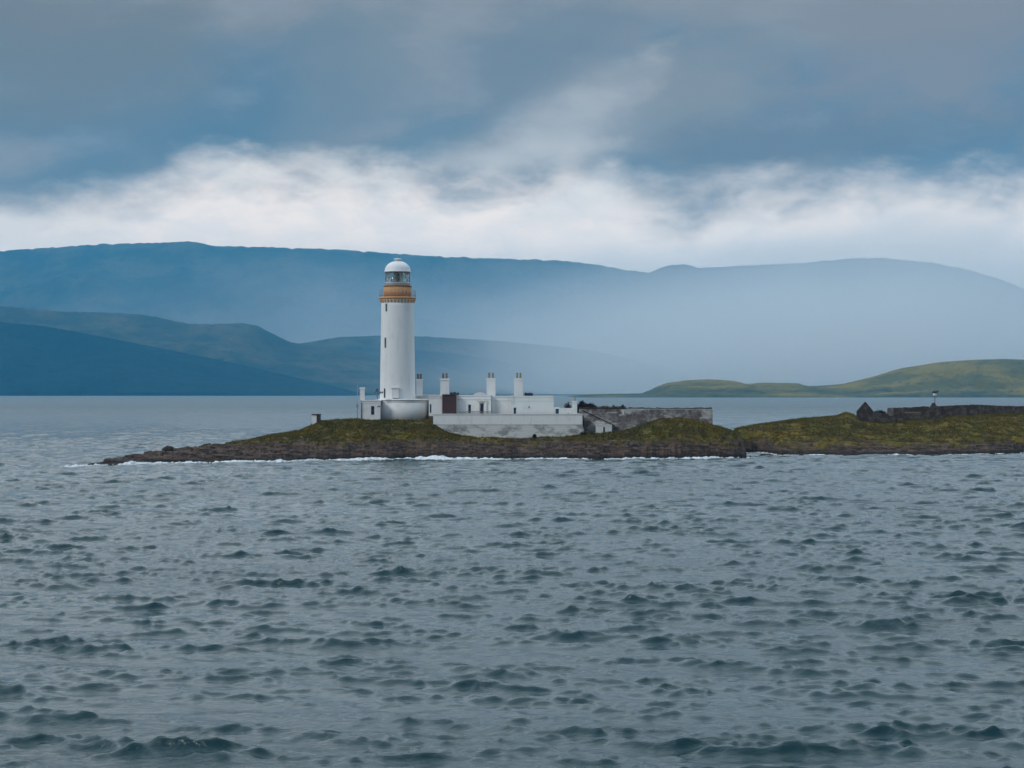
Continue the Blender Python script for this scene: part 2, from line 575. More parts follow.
def foam_mat():
    m, t, b = new_mat('sea_foam')
    p = geo_pos(t)
    n = t.noise(p, 1.4, 5, 0.65)
    t.put(b.inputs['Base Color'], t.mix(t.rng(n, 0.35, 0.6), (0.36, 0.46, 0.52), (0.76, 0.80, 0.83)))
    b.inputs['Roughness'].default_value = 0.7
    return m


M['foam'] = foam_mat()


def grass_mat():
    m, t, b = new_mat('rough_grass_blades')
    p = geo_pos(t)
    nb = t.noise(p, 0.16, 5, 0.6); nm = t.noise(p, 0.7, 5, 0.65); nf = t.noise(p, 6.0, 2, 0.6)
    c = t.mix(t.rng(nb, 0.36, 0.62), (0.074, 0.070, 0.011), (0.150, 0.110, 0.014))
    c = t.mix(t.rng(nm, 0.46, 0.72), c, (0.080, 0.066, 0.024))
    c = t.mix(t.rng(nf, 0.54, 0.72, 0, 0.6), c, (0.16, 0.125, 0.045))
    t.put(b.inputs['Base Color'], c)
    b.inputs['Roughness'].default_value = 0.8
    b.inputs['Specular IOR Level'].default_value = 0.2
    return m


M['grass'] = grass_mat()
M['heather'] = hill_mat('dead_heather', (0.075, 0.036, 0.026), (0.120, 0.060, 0.038), (0.050, 0.034, 0.020), 0.8)
M['shrub'] = hill_mat('dark_shrub_leaves', (0.030, 0.034, 0.014), (0.055, 0.052, 0.018), (0.040, 0.028, 0.016), 0.8)

# ------------------------------------------------------------------ sea
SEA_S1, SEA_S2, SEA_R = 0.070, 0.027, 0.060


def build_sea():
    # one sheet, fine where waves can be told apart and coarse towards the far shore and the sides
    ang = np.concatenate([np.linspace(-75, -24, 60, endpoint=False), np.linspace(-24, 24, 1150, endpoint=False), np.linspace(24, 75, 61)])
    a = np.radians(ang)
    rs = [18.0]
    while rs[-1] < 15500:
        r = rs[-1]
        if r < 50: st = 0.30
        elif r < 420: st = 0.13 + (r - 50) * 0.0013
        elif r < 1600: st = 0.61 + (r - 420) * 0.003
        else: st = 4.15 + (r - 1600) * 0.03
        rs.append(r + st)
    r = np.array(rs)
    A, RR = np.meshgrid(a, r)
    X = RR * np.sin(A); Y = RR * np.cos(A)
    st = np.gradient(r)[:, None]
    wr = np.random.default_rng(5)
    last = int(np.searchsorted(r, 3000))
    Xs, Ys = X[:last], Y[:last]
    col_ok = (np.abs(ang) <= 24.5)[None, :]
    Z = np.zeros_like(X); DX = np.zeros_like(X); DY = np.zeros_like(X)

    def train(N, l0, l1, lp, e0, e1, sigma, spread, q, mod, lobe=13):
        lam = np.exp(wr.uniform(math.log(l0), math.log(l1), N))
        amp = np.where(lam < lp, (lam / lp) ** e0, (lp / lam) ** e1) * wr.uniform(0.6, 1.4, N)
        amp *= sigma / math.sqrt(0.5 * (amp ** 2).sum())
        th = R(-98) + wr.choice([-1, 1], N) * R(lobe) + wr.normal(0, 1, N) * spread * 0.6
        ph = wr.uniform(0, 2 * math.pi, N)
        for i in range(N):
            k = 2 * math.pi / lam[i]
            dx, dy = math.cos(th[i]), math.sin(th[i])
            w = sstep(2.0, 3.6, lam[i] / st[:last]) * sstep(1.0, 3.0, lam[i] / (RR[:last] * 0.0008)) * (col_ok if lam[i] < 9 else 1.0) * amp[i] * mod
            if w.max() <= 0: continue
            arg = k * (dx * Xs + dy * Ys) + ph[i]
            s_, c_ = np.sin(arg), np.cos(arg)
            Z[:last] += w * c_
            DX[:last] -= q * w * dx * s_
            DY[:last] -= q * w * dy * s_
    # wind waves in loose groups, then the short wavelets that ride on their crests
    grp = np.clip(0.90 + 0.20 * sstep(-0.25, 0.55, fbm(Xs / 9.0, Ys / 12.0, 2)) + 0.30 * fbm(Xs / 60.0, Ys / 75.0, 2), 0.5, 1.4)
    train(90, 1.8, 8.0, 3.6, 0.9, 1.5, SEA_S1, 0.30, 1.0, grp)
    train(24, 7.0, 17.0, 9.0, 1.0, 1.0, 0.035, 0.30, 1.0, 1.0 + 0 * grp)
    ride = np.clip(0.90 + 0.28 * Z[:last] / SEA_S1, 0.45, 1.5) * np.clip(1.0 + 0.5 * fbm(Xs / 22.0, Ys / 16.0, 3), 0.6, 1.4)
    train(110, 0.34, 1.9, 1.0, 1.0, 0.6, SEA_S2, 0.60, 0.85, ride, 20)
    # thin peaked crest lines with flat water between, leaning towards the deck
    wx = 0.9 * fbm(Xs / 5.0 + 3, Ys / 5.0, 3); wy = 0.9 * fbm(Xs / 5.0 - 8, Ys / 5.0 + 4, 3)
    for sx, sy, lo, hh, lean in ((3.6, 1.9, 1.2, SEA_R * 1.0, 0.8), (1.8, 0.9, 0.62, SEA_R * 0.55, 0.7), (0.9, 0.45, 0.34, SEA_R * 0.28, 0.6)):
        n = perlin((Xs + wx * sx * 0.5 + 0.12 * Ys) / sx + 5.3 * sx, (Ys + wy * sy * 0.5) / sy) + 0.35 * perlin(Xs / sx * 2.1, Ys / sy * 2.1 + 40)
        rd = np.clip(1 - 2.6 * np.abs(n), 0, 1) ** 1.5
        mod = np.clip(0.50 + 1.3 * fbm(Xs / (sx * 3.1) + 9 * sx, Ys / (sy * 3.4), 2), 0, 1.2) * np.clip(0.8 + 0.5 * Z[:last] / SEA_S1, 0.3, 1.5)
        rd = rd * mod * hh * sstep(1.2, 2.6, lo * 1.6 / st[:last]) * col_ok
        Z[:last] += rd
        DY[:last] -= lean * rd
    Z = Z + 0.9 * np.clip(Z, 0, 0.5) ** 2
    DY = DY - 0.22 * np.clip(Z, 0, 0.5)
    o = grid_mesh('sea', X + DX, Y + DY, Z, M['sea'])
    # how much of the chop is too fine for the sheet at this distance: carried by the roughness instead
    at = o.data.attributes.new('unresolved', 'FLOAT', 'POINT')
    at.data.foreach_set('value', np.broadcast_to(sstep(300, 1500, RR), X.shape).astype(np.float32).ravel())
    return o


sea = build_sea()
tag(sea, 'choppy grey blue sea with short dark wave fronts', 'sea', kind='structure')

# ------------------------------------------------------------------ islands
def tab(pts):
    xs = np.array([p[0] for p in pts], float); ys = np.array([p[1] for p in pts], float)
    return lambda q: np.interp(q, xs, ys)


shore_y = tab([(60, 468), (95, 466), (150, 464), (250, 462.5), (320, 461), (400, 459.5), (500, 459.5), (620, 459.5), (700, 459), (745, 458), (800, 457)])
top_y = tab([(60, 471), (84, 466.0), (94, 463.6), (110, 461), (130, 458), (165, 452.5), (200, 448), (240, 443), (270, 437), (300, 432), (310, 427),
             (318, 422.5), (340, 420.8), (360, 420.2), (430, 420.5), (434, 423), (440, 427.5), (450, 433), (465, 436.5), (500, 438.5), (530, 439), (545, 437.5),
             (560, 437.5), (580, 434.5), (600, 434.5), (612, 433), (630, 430), (645, 424.5), (660, 419.5), (680, 418.5), (700, 421.5), (715, 427), (730, 431.5),
             (738, 436), (743, 442), (745.5, 450), (748, 464), (800, 470)])
crest_d = tab([(60, 298), (95, 300), (150, 318), (250, 333), (300, 342), (320, 345), (430, 345), (438, 342.2), (590, 342.0), (620, 341), (720, 341), (745, 343), (800, 344)])
plateau = tab([(60, 1), (95, 2), (250, 6), (310, 14), (350, 24), (560, 28), (700, 22), (735, 8), (760, 2)])


def ledges(z, X, D, p):
    # tilted slabs of bedrock with a broken step at each edge
    h = (z + 0.07 * X + 0.05 * D + 0.5 * fbm(X / 4.5, D / 4.5, 3)) / p
    w = h - np.floor(h)
    return z + 0.5 * p * (sstep(0.62, 0.98, w) - w)


def light_island(X, D):
    q = 512 + F * X / D
    df = F * CH / (shore_y(q) - HY) + 2.2 * fbm(q / 22.0, q * 0 + 0.4, 4, 0.6)
    dc = np.maximum(crest_d(q), df + 1.5)
    zc = cz(top_y(q), dc)
    zc = np.maximum(zc, -1.5)
    t = (D - df) / (dc - df)
    tc_ = np.clip(t, 0, 1)
    S = 0.60 * (1 - (1 - tc_) ** 2.0) + 0.40 * tc_ ** 1.2
    z = zc * S
    z = np.where(t < 0, np.maximum(-1.6, (D - df) * 0.45), z)
    db = dc + plateau(q)
    back = np.clip(D - db, 0, None)
    z = np.where(D > dc, zc, z)
    z = z - 0.028 * back ** 2 - 0.1 * back
    rockf = sstep(4.0, 1.8, z)
    env = np.clip((z + 0.3) / 1.0, 0.15, 1) * np.where(D > dc, 0.35, np.clip((1.15 - tc_) * 2.2, 0.35, 1))
    lumps = 0.50 * fbm(X / 3.6, D / 3.0, 4, 0.58) + 0.16 * fbm(X / 1.1, D / 1.1, 3, 0.55)
    strata = 0.50 * ridged(X / 3.4 + D / 9.0, D / 1.9 - X / 14.0, 4, 0.6) - 0.2 + 0.30 * ridged(X / 1.0, D / 0.7, 3, 0.6) - 0.15
    z = z + env * (lumps * (1 - rockf) + rockf * (strata + 0.5 * lumps))
    z = ledges(z, X, D, 0.9) * rockf + z * (1 - rockf)
    # level ground held up by the terrace wall
    terr = (q > 436.5) & (q < 582.5) & (D > 343.0) & (D < 362)
    z = np.where(terr, 7.05, z)
    lev = (q > 352) & (q < 436) & (D > 345.6) & (D < 362)
    z = np.where(lev, np.minimum(z, 6.15), z)
    return np.maximum(z, -1.7)


def build_light_island():
    q = np.arange(70, 775, 0.9)
    d = np.concatenate([np.arange(288, 348, 0.28), np.arange(348, 402, 0.7)])
    Q, D = np.meshgrid(q, d)
    X = (Q - 512) / F * D
    Z = light_island(X, D)
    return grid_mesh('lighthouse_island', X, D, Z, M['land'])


isl = build_light_island()
tag(isl, 'low rocky islet with olive grass carrying the lighthouse', 'island', kind='structure')

shore2_y = tab([(700, 455.5), (735, 452.6), (765, 453), (780, 455.5), (800, 455.5), (850, 456), (900, 455.8), (950, 455.2), (1000, 454), (1040, 452.5), (1400, 450)])
top2_y = tab([(690, 462), (712, 446), (725, 436), (736, 432), (745, 429.8), (760, 427), (790, 422.5), (815, 419.5), (830, 418), (838, 416.8), (846, 413.6), (854, 416),
              (860, 421.5), (880, 423.5), (895, 423.5), (905, 422), (940, 420), (955, 417.5), (1024, 414.5), (1100, 413), (1400, 412)])
crest2_d = tab([(690, 352), (736, 366), (790, 378), (840, 388), (1400, 390)])


def pasture_island(X, D):
    q = 512 + F * X / D
    df = F * CH / (shore2_y(q) - HY) + 2.0 * fbm(q / 26.0, q * 0 + 5.4, 4, 0.6)
    dc = np.maximum(crest2_d(q), df + 1.5)
    zc = np.maximum(cz(top2_y(q), dc), -1.5)
    t = (D - df) / (dc - df)
    tc_ = np.clip(t, 0, 1)
    S = 0.5 * (1 - (1 - tc_) ** 2.2) + 0.5 * tc_ ** 1.1
    z = zc * S
    z = np.where(t < 0, np.maximum(-1.6, (D - df) * 0.4), z)
    z = np.where(D > dc, zc, z)
    back = np.clip(D - dc - 26, 0, None)
    z = z - 0.02 * back ** 2 - 0.08 * back
    rockf = sstep(2.6, 1.0, z)
    env = np.clip((z + 0.3) / 1.0, 0.15, 1) * np.where(D > dc, 0.22, np.clip((1.1 - tc_) * 2.6, 0.22, 1))
    ledge = 0.85 * ridged(X / 19.0 + 2.0, (D + 0.15 * X) / 6.5, 3, 0.5) - 0.45
    lumps = 0.30 * fbm(X / 4.0, D / 3.6, 4, 0.55) + 0.14 * fbm(X / 1.1, D / 1.1, 3, 0.55)
    strata = 0.32 * ridged(X / 3.6 + D / 9.0, D / 2.0, 4, 0.55) + 0.2 * ridged(X / 0.9, D / 0.8, 3, 0.6) - 0.2
    z = z + env * (ledge + lumps + rockf * strata)
    z = ledges(z, X, D, 0.7) * rockf + z * (1 - rockf)
    return np.maximum(z, -1.7)


def build_pasture_island():
    q = np.concatenate([np.arange(692, 1060, 0.9), np.arange(1060, 1300, 3.0)])
    d = np.concatenate([np.arange(340, 392, 0.32), np.arange(392, 450, 0.9)])
    Q, D = np.meshgrid(q, d)
    X = (Q - 512) / F * D
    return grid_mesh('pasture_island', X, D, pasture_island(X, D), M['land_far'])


isl2 = build_pasture_island()
tag(isl2, 'low olive green pasture island with ruined walls on its crest', 'island', kind='structure')


def scatter_grass():
    parts_co = []; parts_q = []; n0 = 0
    gr = np.random.default_rng(23)
    for fn, q0, q1, d0, d1, cnt, zmin in ((light_island, 225, 745, 318, 352, 52000, 2.9), (pasture_island, 735, 1050, 352, 396, 30000, 2.2)):
        D = gr.uniform(d0, d1, cnt); q = gr.uniform(q0, q1, cnt)
        X = (q - 512) / F * D
        z = fn(X, D)
        e = 0.3
        sl = np.hypot(fn(X + e, D) - z, fn(X, D + e) - z) / e
        ok = (z + 1.1 * fbm(X / 1.7, D / 1.7, 3) > zmin) & (sl < 0.9) & ~((q > 436) & (q < 583) & (D > 341.6)) & ~((q > 357) & (q < 437) & (D > 345.3))
        ok &= ~((q > 576) & (q < 716) & (D > 343.5))
        ok &= fbm(X / 2.4 + 5, D / 2.4, 3) > -0.30
        X, D, z = X[ok], D[ok], z[ok]
        m = len(X)
        hgt = gr.uniform(0.16, 0.46, m) * (0.7 + 0.7 * np.clip(fbm(X / 4, D / 4, 2) + 0.3, 0, 1))
        for b in range(4):
            a = gr.uniform(0, 2 * math.pi, m); w = gr.uniform(0.03, 0.07, m)
            lean = gr.normal(0, 0.16, (m, 2)); off = gr.normal(0, 0.10, (m, 2))
            bx, by = X + off[:, 0], D + off[:, 1]
            p0 = np.stack([bx - np.cos(a) * w, by - np.sin(a) * w, z - 0.05], -1)
            p1 = np.stack([bx + np.cos(a) * w, by + np.sin(a) * w, z - 0.05], -1)
            p2 = np.stack([bx + lean[:, 0], by + lean[:, 1], z + hgt * gr.uniform(0.6, 1.0, m)], -1)
            co = np.stack([p0, p1, p2], 1).reshape(-1, 3)
            parts_co.append(co); parts_q.append(np.arange(len(co)).reshape(-1, 3) + n0); n0 += len(co)
    o = raw_mesh('grass', np.concatenate(parts_co), np.concatenate(parts_q), M['grass'], False)
    tag(o, 'rough olive and straw coloured grass on the islets', 'grass', kind='stuff')


scatter_grass()


def ground1(x, d):
    return float(light_island(np.array([x]), np.array([d]))[0])
def ground2(x, d):
    return float(pasture_island(np.array([x]), np.array([d]))[0])


# surf along the weather side of the two islets
def build_surf():
    cos = []; qs = []; n0 = 0
    for fn, sy, q0, q1, seed, gain in ((light_island, shore_y, 60, 752, 3.0, 1.0), (pasture_island, shore2_y, 748, 1060, 8.0, 0.55)):
        q = np.arange(q0, q1, 0.7)
        s = np.arange(-6.0, 3.0, 0.18)
        Qs, S = np.meshgrid(q, s)
        D = F * CH / (sy(Qs) - HY) + S
        X = (Qs - 512) / F * D
        land = fn(X, D)
        strength = 0.40 + 1.2 * fbm(Qs / 38.0 + seed, Qs * 0 + seed, 3, 0.6) + 0.45 * np.exp(-((Qs - 425) / 70.0) ** 2) + 0.35 * np.exp(-((Qs - 245) / 50.0) ** 2)
        dist = -land                      # metres of water over the rock: foam lives in the shallows
        n = fbm(X / 2.2 + seed, D / 0.8, 5, 0.65)
        hgt = gain * (strength * 0.8 - 0.16 + 0.8 * n) * np.exp(-((dist - 0.12) / 0.55) ** 2)
        Z = 0.05 + 0.50 * hgt
        Z = np.where(hgt > 0.10, np.maximum(Z, 0.16), -0.4)
        face = (hgt[:-1, :-1] > 0.10) | (hgt[1:, 1:] > 0.10)
        nr, nc = X.shape
        i = np.arange(nr * nc).reshape(nr, nc)
        qq = np.stack([i[:-1, :-1], i[:-1, 1:], i[1:, 1:], i[1:, :-1]], -1).reshape(-1, 4)[face.reshape(-1)]
        cos.append(np.stack([X, D, Z], -1).reshape(-1, 3)); qs.append(qq + n0); n0 += nr * nc
    o = raw_mesh('foam', np.concatenate(cos), np.concatenate(qs), M['foam'])
    tag(o, 'white surf breaking along the dark shore rocks', 'surf', kind='stuff')


build_surf()

# ------------------------------------------------------------------ far shores and hills
def hill(name, pts, d_crest, front, back, mat, label, rough=0.10, seed=0.0, step=4.0, cell=500.0, x_lo=-1100, x_hi=2100):
    """a ridge whose skyline is given as (px, row) seen from the deck, standing between the water at d_crest-front and d_crest+back"""
    prof = tab(pts)
    q = np.arange(x_lo, x_hi, step)
    s = np.concatenate([np.linspace(-1, 0, 46), np.linspace(0, 1, 14)[1:]])
    Qg, Sg = np.meshgrid(q, s)
    D = d_crest + np.where(Sg < 0, Sg * front, Sg * back)
    X = (Qg - 512) / F * d_crest
    zc = CH - (prof(Qg) - HY) / F * d_crest
    zc = zc + np.where(zc > 4, zc * 0.012 * fbm(Qg / 9.0 + seed, Qg * 0 + seed, 4, 0.6), 0)
    u = 1 - np.abs(Sg)
    shp = np.where(Sg < 0, 0.35 * u ** 0.55 + 0.65 * u ** 1.5, u)
    gul = fbm(X / cell + seed, D / (cell * 1.3) + Sg * 0.5, 5, 0.55)
    rd = ridged(X / (cell * 0.6) + seed * 2, D / (cell * 2.0), 4, 0.5) - 0.5
    lump = np.clip(zc, 0, None) * rough * (gul * 1.6 + 0.35 * rd) * np.clip((1 - shp) * 3.0, 0, 1) * np.clip(shp * 4, 0, 1)
    Z = np.where(zc > 0, zc * shp, zc) + lump
    Z = np.where(u <= 0.001, -3.0, np.maximum(Z, -3.0))
    o = grid_mesh(name, X, D, Z, mat)
    tag(o, label, 'hill', kind='structure')
    return o


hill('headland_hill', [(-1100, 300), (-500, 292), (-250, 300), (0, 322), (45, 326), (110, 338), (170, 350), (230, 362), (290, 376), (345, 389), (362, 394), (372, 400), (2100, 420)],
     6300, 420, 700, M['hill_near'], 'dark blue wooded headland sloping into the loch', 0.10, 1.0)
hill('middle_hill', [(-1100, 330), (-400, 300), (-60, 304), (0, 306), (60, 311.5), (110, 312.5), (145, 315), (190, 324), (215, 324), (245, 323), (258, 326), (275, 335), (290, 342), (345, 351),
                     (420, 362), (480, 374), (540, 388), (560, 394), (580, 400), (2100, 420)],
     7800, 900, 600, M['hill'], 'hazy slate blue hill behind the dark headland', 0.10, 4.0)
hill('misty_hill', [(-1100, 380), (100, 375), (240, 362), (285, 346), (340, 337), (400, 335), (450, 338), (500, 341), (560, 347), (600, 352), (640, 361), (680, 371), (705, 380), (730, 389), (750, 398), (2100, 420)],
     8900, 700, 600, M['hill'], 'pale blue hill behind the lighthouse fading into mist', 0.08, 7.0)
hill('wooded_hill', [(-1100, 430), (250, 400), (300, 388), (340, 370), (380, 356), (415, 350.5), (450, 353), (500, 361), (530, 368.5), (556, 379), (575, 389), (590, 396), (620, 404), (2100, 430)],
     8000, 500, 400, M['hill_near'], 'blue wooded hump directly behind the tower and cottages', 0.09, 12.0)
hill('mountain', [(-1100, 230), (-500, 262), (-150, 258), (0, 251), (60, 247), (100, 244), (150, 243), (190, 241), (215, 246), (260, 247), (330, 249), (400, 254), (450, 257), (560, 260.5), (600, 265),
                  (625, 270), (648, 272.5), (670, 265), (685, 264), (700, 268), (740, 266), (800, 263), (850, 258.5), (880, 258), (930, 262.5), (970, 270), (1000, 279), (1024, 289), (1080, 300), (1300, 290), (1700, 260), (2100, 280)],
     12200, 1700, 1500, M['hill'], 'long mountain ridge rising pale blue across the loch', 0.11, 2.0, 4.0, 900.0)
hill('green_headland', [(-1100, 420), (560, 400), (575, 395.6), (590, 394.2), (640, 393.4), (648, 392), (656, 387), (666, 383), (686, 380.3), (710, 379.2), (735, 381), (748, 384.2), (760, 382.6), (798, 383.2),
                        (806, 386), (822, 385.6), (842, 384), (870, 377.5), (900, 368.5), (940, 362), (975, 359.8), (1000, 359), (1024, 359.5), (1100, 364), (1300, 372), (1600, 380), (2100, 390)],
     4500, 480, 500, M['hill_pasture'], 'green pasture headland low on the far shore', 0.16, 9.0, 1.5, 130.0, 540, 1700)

# ------------------------------------------------------------------ air
def haze_mat(name, col, dens, aniso=0.0, emit=None):
    m = bpy.data.materials.new(name)
    m.use_nodes = True
    t = NT(m.node_tree)
    t.n.clear()
    out = t.node('ShaderNodeOutputMaterial')
    v = t.node('ShaderNodeVolumePrincipled')
    t.put(v.inputs['Color'], col)
    v.inputs['Density'].default_value = dens
    v.inputs['Anisotropy'].default_value = aniso
    t.l.new(v.outputs[0], out.inputs['Volume'])
    return m


hz = MB().box(-16000, 16000, -2500, 15800, -4.2, 960)
o = hz.build('haze', haze_mat('sea_air', (0.13, 0.61, 1.0), 6.0e-5, 0.6))
tag(o, 'thin blue sea air over the loch', 'haze', kind='stuff')


def mist(cxp, d, rx, ry, rz, col, dens, label, seed=0.0):
    """a bank of drifting mist: a low dome of air, thickest at its heart and ragged at its rim"""
    m = bpy.data.materials.new('mist_air')
    m.use_nodes = True
    t = NT(m.node_tree)
    t.n.clear()
    out = t.node('ShaderNodeOutputMaterial')
    v = t.node('ShaderNodeVolumePrincipled')
    t.put(v.inputs['Color'], col)
    v.inputs['Anisotropy'].default_value = 0.5
    tc = t.node('ShaderNodeTexCoord')
    q = t.mapping(tc.outputs['Object'], scale=(1 / rx, 1 / ry, 1 / rz))
    ln = t.node('ShaderNodeVectorMath', operation='LENGTH'); t.l.new(q, ln.inputs[0])
    n = t.noise(t.mapping(tc.outputs['Object'], scale=(1 / 900, 1 / 900, 1 / 420), loc=(seed, 0, 0)), 1.0, 3, 0.5)
    rr = t.math('ADD', ln.outputs['Value'], t.math('MULTIPLY_ADD', n, 0.5, -0.25))
    t.put(v.inputs['Density'], t.math('MULTIPLY', t.rng(rr, 0.20, 0.97, 1.0, 0.0), dens))
    t.l.new(v.outputs[0], out.inputs['Volume'])
    x0 = cx(cxp, d)
    nu, nv = 48, 12
    vs = []; fs = []
    for j in range(nv + 1):
        ph = (math.pi / 2) * (j / nv)
        for i in range(nu):
            a = 2 * math.pi * i / nu
            vs.append((x0 + rx * math.cos(ph) * math.cos(a), d + ry * math.cos(ph) * math.sin(a), 3.0 + rz * math.sin(ph)))
    for j in range(nv):
        for i in range(nu):
            i2 = (i + 1) % nu
            fs.append((j * nu + i, j * nu + i2, (j + 1) * nu + i2, (j + 1) * nu + i))
    fs.append(tuple(range(nu))[::-1])
    mb = MB(); mb.add(vs, fs, True)
    ob = mb.build('mist', m, origin=(x0, d, 3.0))
    tag(ob, label, 'mist', kind='stuff')


mist(930, 7000, 2300, 1300, 720, (1.0, 0.98, 0.955), 2.6e-3, 'pale bank of mist veiling the foot of the far mountain')
mist(560, 10000, 3800, 700, 860, (1.0, 0.985, 0.97), 1.6e-3, 'thin mist lying between the dark left hills and the mountain', 4.0)
mist(700, 7150, 1000, 300, 260, (1.0, 0.98, 0.96), 1.2e-3, 'low mist drifting across the right end of the pale middle hill', 9.0)


# ------------------------------------------------------------------ lighthouse
def window_part(parent, x0, x1, z0, z1, y, sill=True, name='window', cross=True):
    w = x1 - x0
    fr = MB()
    b = min(0.07, w * 0.22)
    fr.box(x0, x0 + b, y, y + 0.08, z0, z1); fr.box(x1 - b, x1, y, y + 0.08, z0, z1)
    fr.box(x0 + b, x1 - b, y, y + 0.08, z0, z0 + b); fr.box(x0 + b, x1 - b, y, y + 0.08, z1 - b, z1)
    if cross and w > 0.35:
        zm = (z0 + z1) / 2
        fr.box(x0 + b, x1 - b, y + 0.01, y + 0.07, zm - 0.03, zm + 0.03)
    f = fr.build(name, M['frame_grey'], parent, origin=((x0 + x1) / 2, y, z0))
    MB().box(x0 + b, x1 - b, y + 0.045, y + 0.06, z0 + b, z1 - b).build('pane', M['pane'], f)
    if sill:
        MB().box(x0 - 0.08, x1 + 0.08, y - 0.26, y - 0.002, z0 - 0.10, z0 - 0.004).build('sill', M['white'], f)
    return f


LD = 352.0
LX = cx(397.6, LD)
pxm = LD / F


def build_lighthouse():
    zb = cz(421, LD)
    z_gal = cz(301.2, LD)
    L = thing('lighthouse', 'tall white lighthouse tower with ochre gallery and glazed lantern', 'lighthouse', (LX, LD, zb))
    H = lambda y: cz(y, LD)
    r_top, r_bot = 16.2 * pxm, 18.3 * pxm
    prof = []
    for i in range(25):
        u = i / 24
        prof.append((r_bot + (r_top - r_bot) * (u ** 0.8), H(421) + (H(301.0) - H(421)) * u))
    MB().lathe(LX, LD, prof, 72).build('tower', M['tower_white'], L)
    def tower_r(z):
        u = (z - H(421)) / (H(301.0) - H(421))
        return r_bot + (r_top - r_bot) * (max(0, u) ** 0.8)
    # gallery: corbel ring, blocks, floor slab
    rg = 18.2 * pxm
    MB().lathe(LX, LD, [(r_top - 0.02, H(303.2)), (r_top + 0.10, H(302.6)), (r_top + 0.12, H(301.2)), (rg - 0.10, H(299.6)), (rg - 0.1, H(299.0)), (2.0, H(299.0))], 72).build('corbel_ring', M['cream'], L)
    MB().lathe(LX, LD, [(2.0, H(298.98)), (rg + 0.06, H(298.98)), (rg + 0.10, H(298.5)), (rg + 0.06, H(297.2)), (2.0, H(297.2))], 72).build('gallery', M['ochre'], L)
    cb = MB()
    for k in range(30):
        a = 2 * math.pi * k / 30
        ca, sa = math.cos(a), math.sin(a)
        w = 0.14
        def P(r, t, z): return (LX + r * ca - t * sa, LD + r * sa + t * ca, z)
        r0, r1 = r_top - 0.05, rg - 0.04
        za, zb2, zc2 = H(303.0), H(300.8), H(299.03)
        vs = [P(r0, -w, za), P(r0, w, za), P(r0 + 0.12, -w, za), P(r0 + 0.12, w, za), P(r1, -w, zb2), P(r1, w, zb2), P(r1, -w, zc2), P(r1, w, zc2), P(r0, -w, zc2), P(r0, w, zc2)]
        fs = [(0, 1, 3, 2), (2, 3, 5, 4), (4, 5, 7, 6), (6, 7, 9, 8), (8, 9, 1, 0), (0, 2, 4, 6, 8), (9, 7, 5, 3, 1)]
        cb.add(vs, fs)
    cb.build('corbel_blocks', M['ochre'], L)
    # railing of the gallery
    rl = MB()
    rr = rg - 0.02
    for k in range(28):
        a = 2 * math.pi * k / 28
        rl.tube((LX + rr * math.cos(a), LD + rr * math.sin(a), H(297.25)), (LX + rr * math.cos(a), LD + rr * math.sin(a), H(290.2)), 0.028, 6)
    for zz in (H(290.2), H(292.6), H(295.0)):
        n = 56
        for k in range(n):
            a, b = 2 * math.pi * k / n, 2 * math.pi * (k + 1) / n
            rl.tube((LX + rr * math.cos(a), LD + rr * math.sin(a), zz), (LX + rr * math.cos(b), LD + rr * math.sin(b), zz), 0.022, 5)
    rl.build('gallery_railing', M['metal'], L)
    # ochre service room with vertical panel ribs
    rd = 13.6 * pxm
    MB().lathe(LX, LD, [(rd, H(297.15)), (rd, H(286.8))], 72).build('service_room', M['ochre'], L)
    rb = MB()
    for k in range(32):
        a = 2 * math.pi * k / 32
        rb.tube((LX + rd * math.cos(a), LD + rd * math.sin(a), H(297.1)), (LX + rd * math.cos(a), LD + rd * math.sin(a), H(287.1)), 0.045, 6)
    rb.build('panel_ribs', M['ochre'], L)
    MB().lathe(LX, LD, [(rd + 0.05, H(287.0)), (rd + 0.10, H(286.5)), (rd + 0.05, H(285.6)), (rd - 0.3, H(285.6))], 72).build('service_room_cornice', simple_mat('worn_ochre', (0.22, 0.10, 0.04)), L)
    # lantern
    ra = 12.6 * pxm
    MB().lathe(LX, LD, [(ra + 0.05, H(285.58)), (ra + 0.05, H(283.4)), (ra + 0.12, H(283.2)), (ra + 0.12, H(282.8)), (ra - 0.4, H(282.8))], 64).build('lantern_base', M['white'], L)
    bars = MB()
    n = 12
    zs = [H(282.78), H(277.6), H(272.2)]
    for k in range(n):
        a = 2 * math.pi * (k + 0.5) / n
        rr2 = ra - 0.03
        A = lambda ang, z: (LX + rr2 * math.cos(ang), LD + rr2 * math.sin(ang), z)
        bars.tube(A(a, zs[0]), A(a, zs[2]), 0.05, 6)
        h2 = math.pi / n
        for i in range(2):
            if (k + i) % 2: bars.tube(A(a, zs[i]), A(a + 2 * h2, zs[i + 1]), 0.032, 6)
            else: bars.tube(A(a + 2 * h2, zs[i]), A(a, zs[i + 1]), 0.032, 6)
    for k in range(48):
        a, b = 2 * math.pi * k / 48, 2 * math.pi * (k + 1) / 48
        bars.tube(A(a, zs[1]), A(b, zs[1]), 0.03, 5)
    bars.build('glazing_bars', simple_mat('pale_glazing_bars', (0.26, 0.30, 0.30), 0.5), L)
    gm, t, b = new_mat('lantern_glass')
    t.n.remove(b)
    tr = t.node('ShaderNodeBsdfTransparent'); gl = t.node('ShaderNodeBsdfGlossy'); fr = t.node('ShaderNodeFresnel'); mx = t.node('ShaderNodeMixShader')
    tr.inputs['Color'].default_value = (0.97, 0.99, 0.98, 1); gl.inputs['Roughness'].default_value = 0.03; fr.inputs['IOR'].default_value = 1.5
    t.l.new(t.math('MINIMUM', fr.outputs[0], 0.35), mx.inputs[0]); t.l.new(tr.outputs[0], mx.inputs[1]); t.l.new(gl.outputs[0], mx.inputs[2])
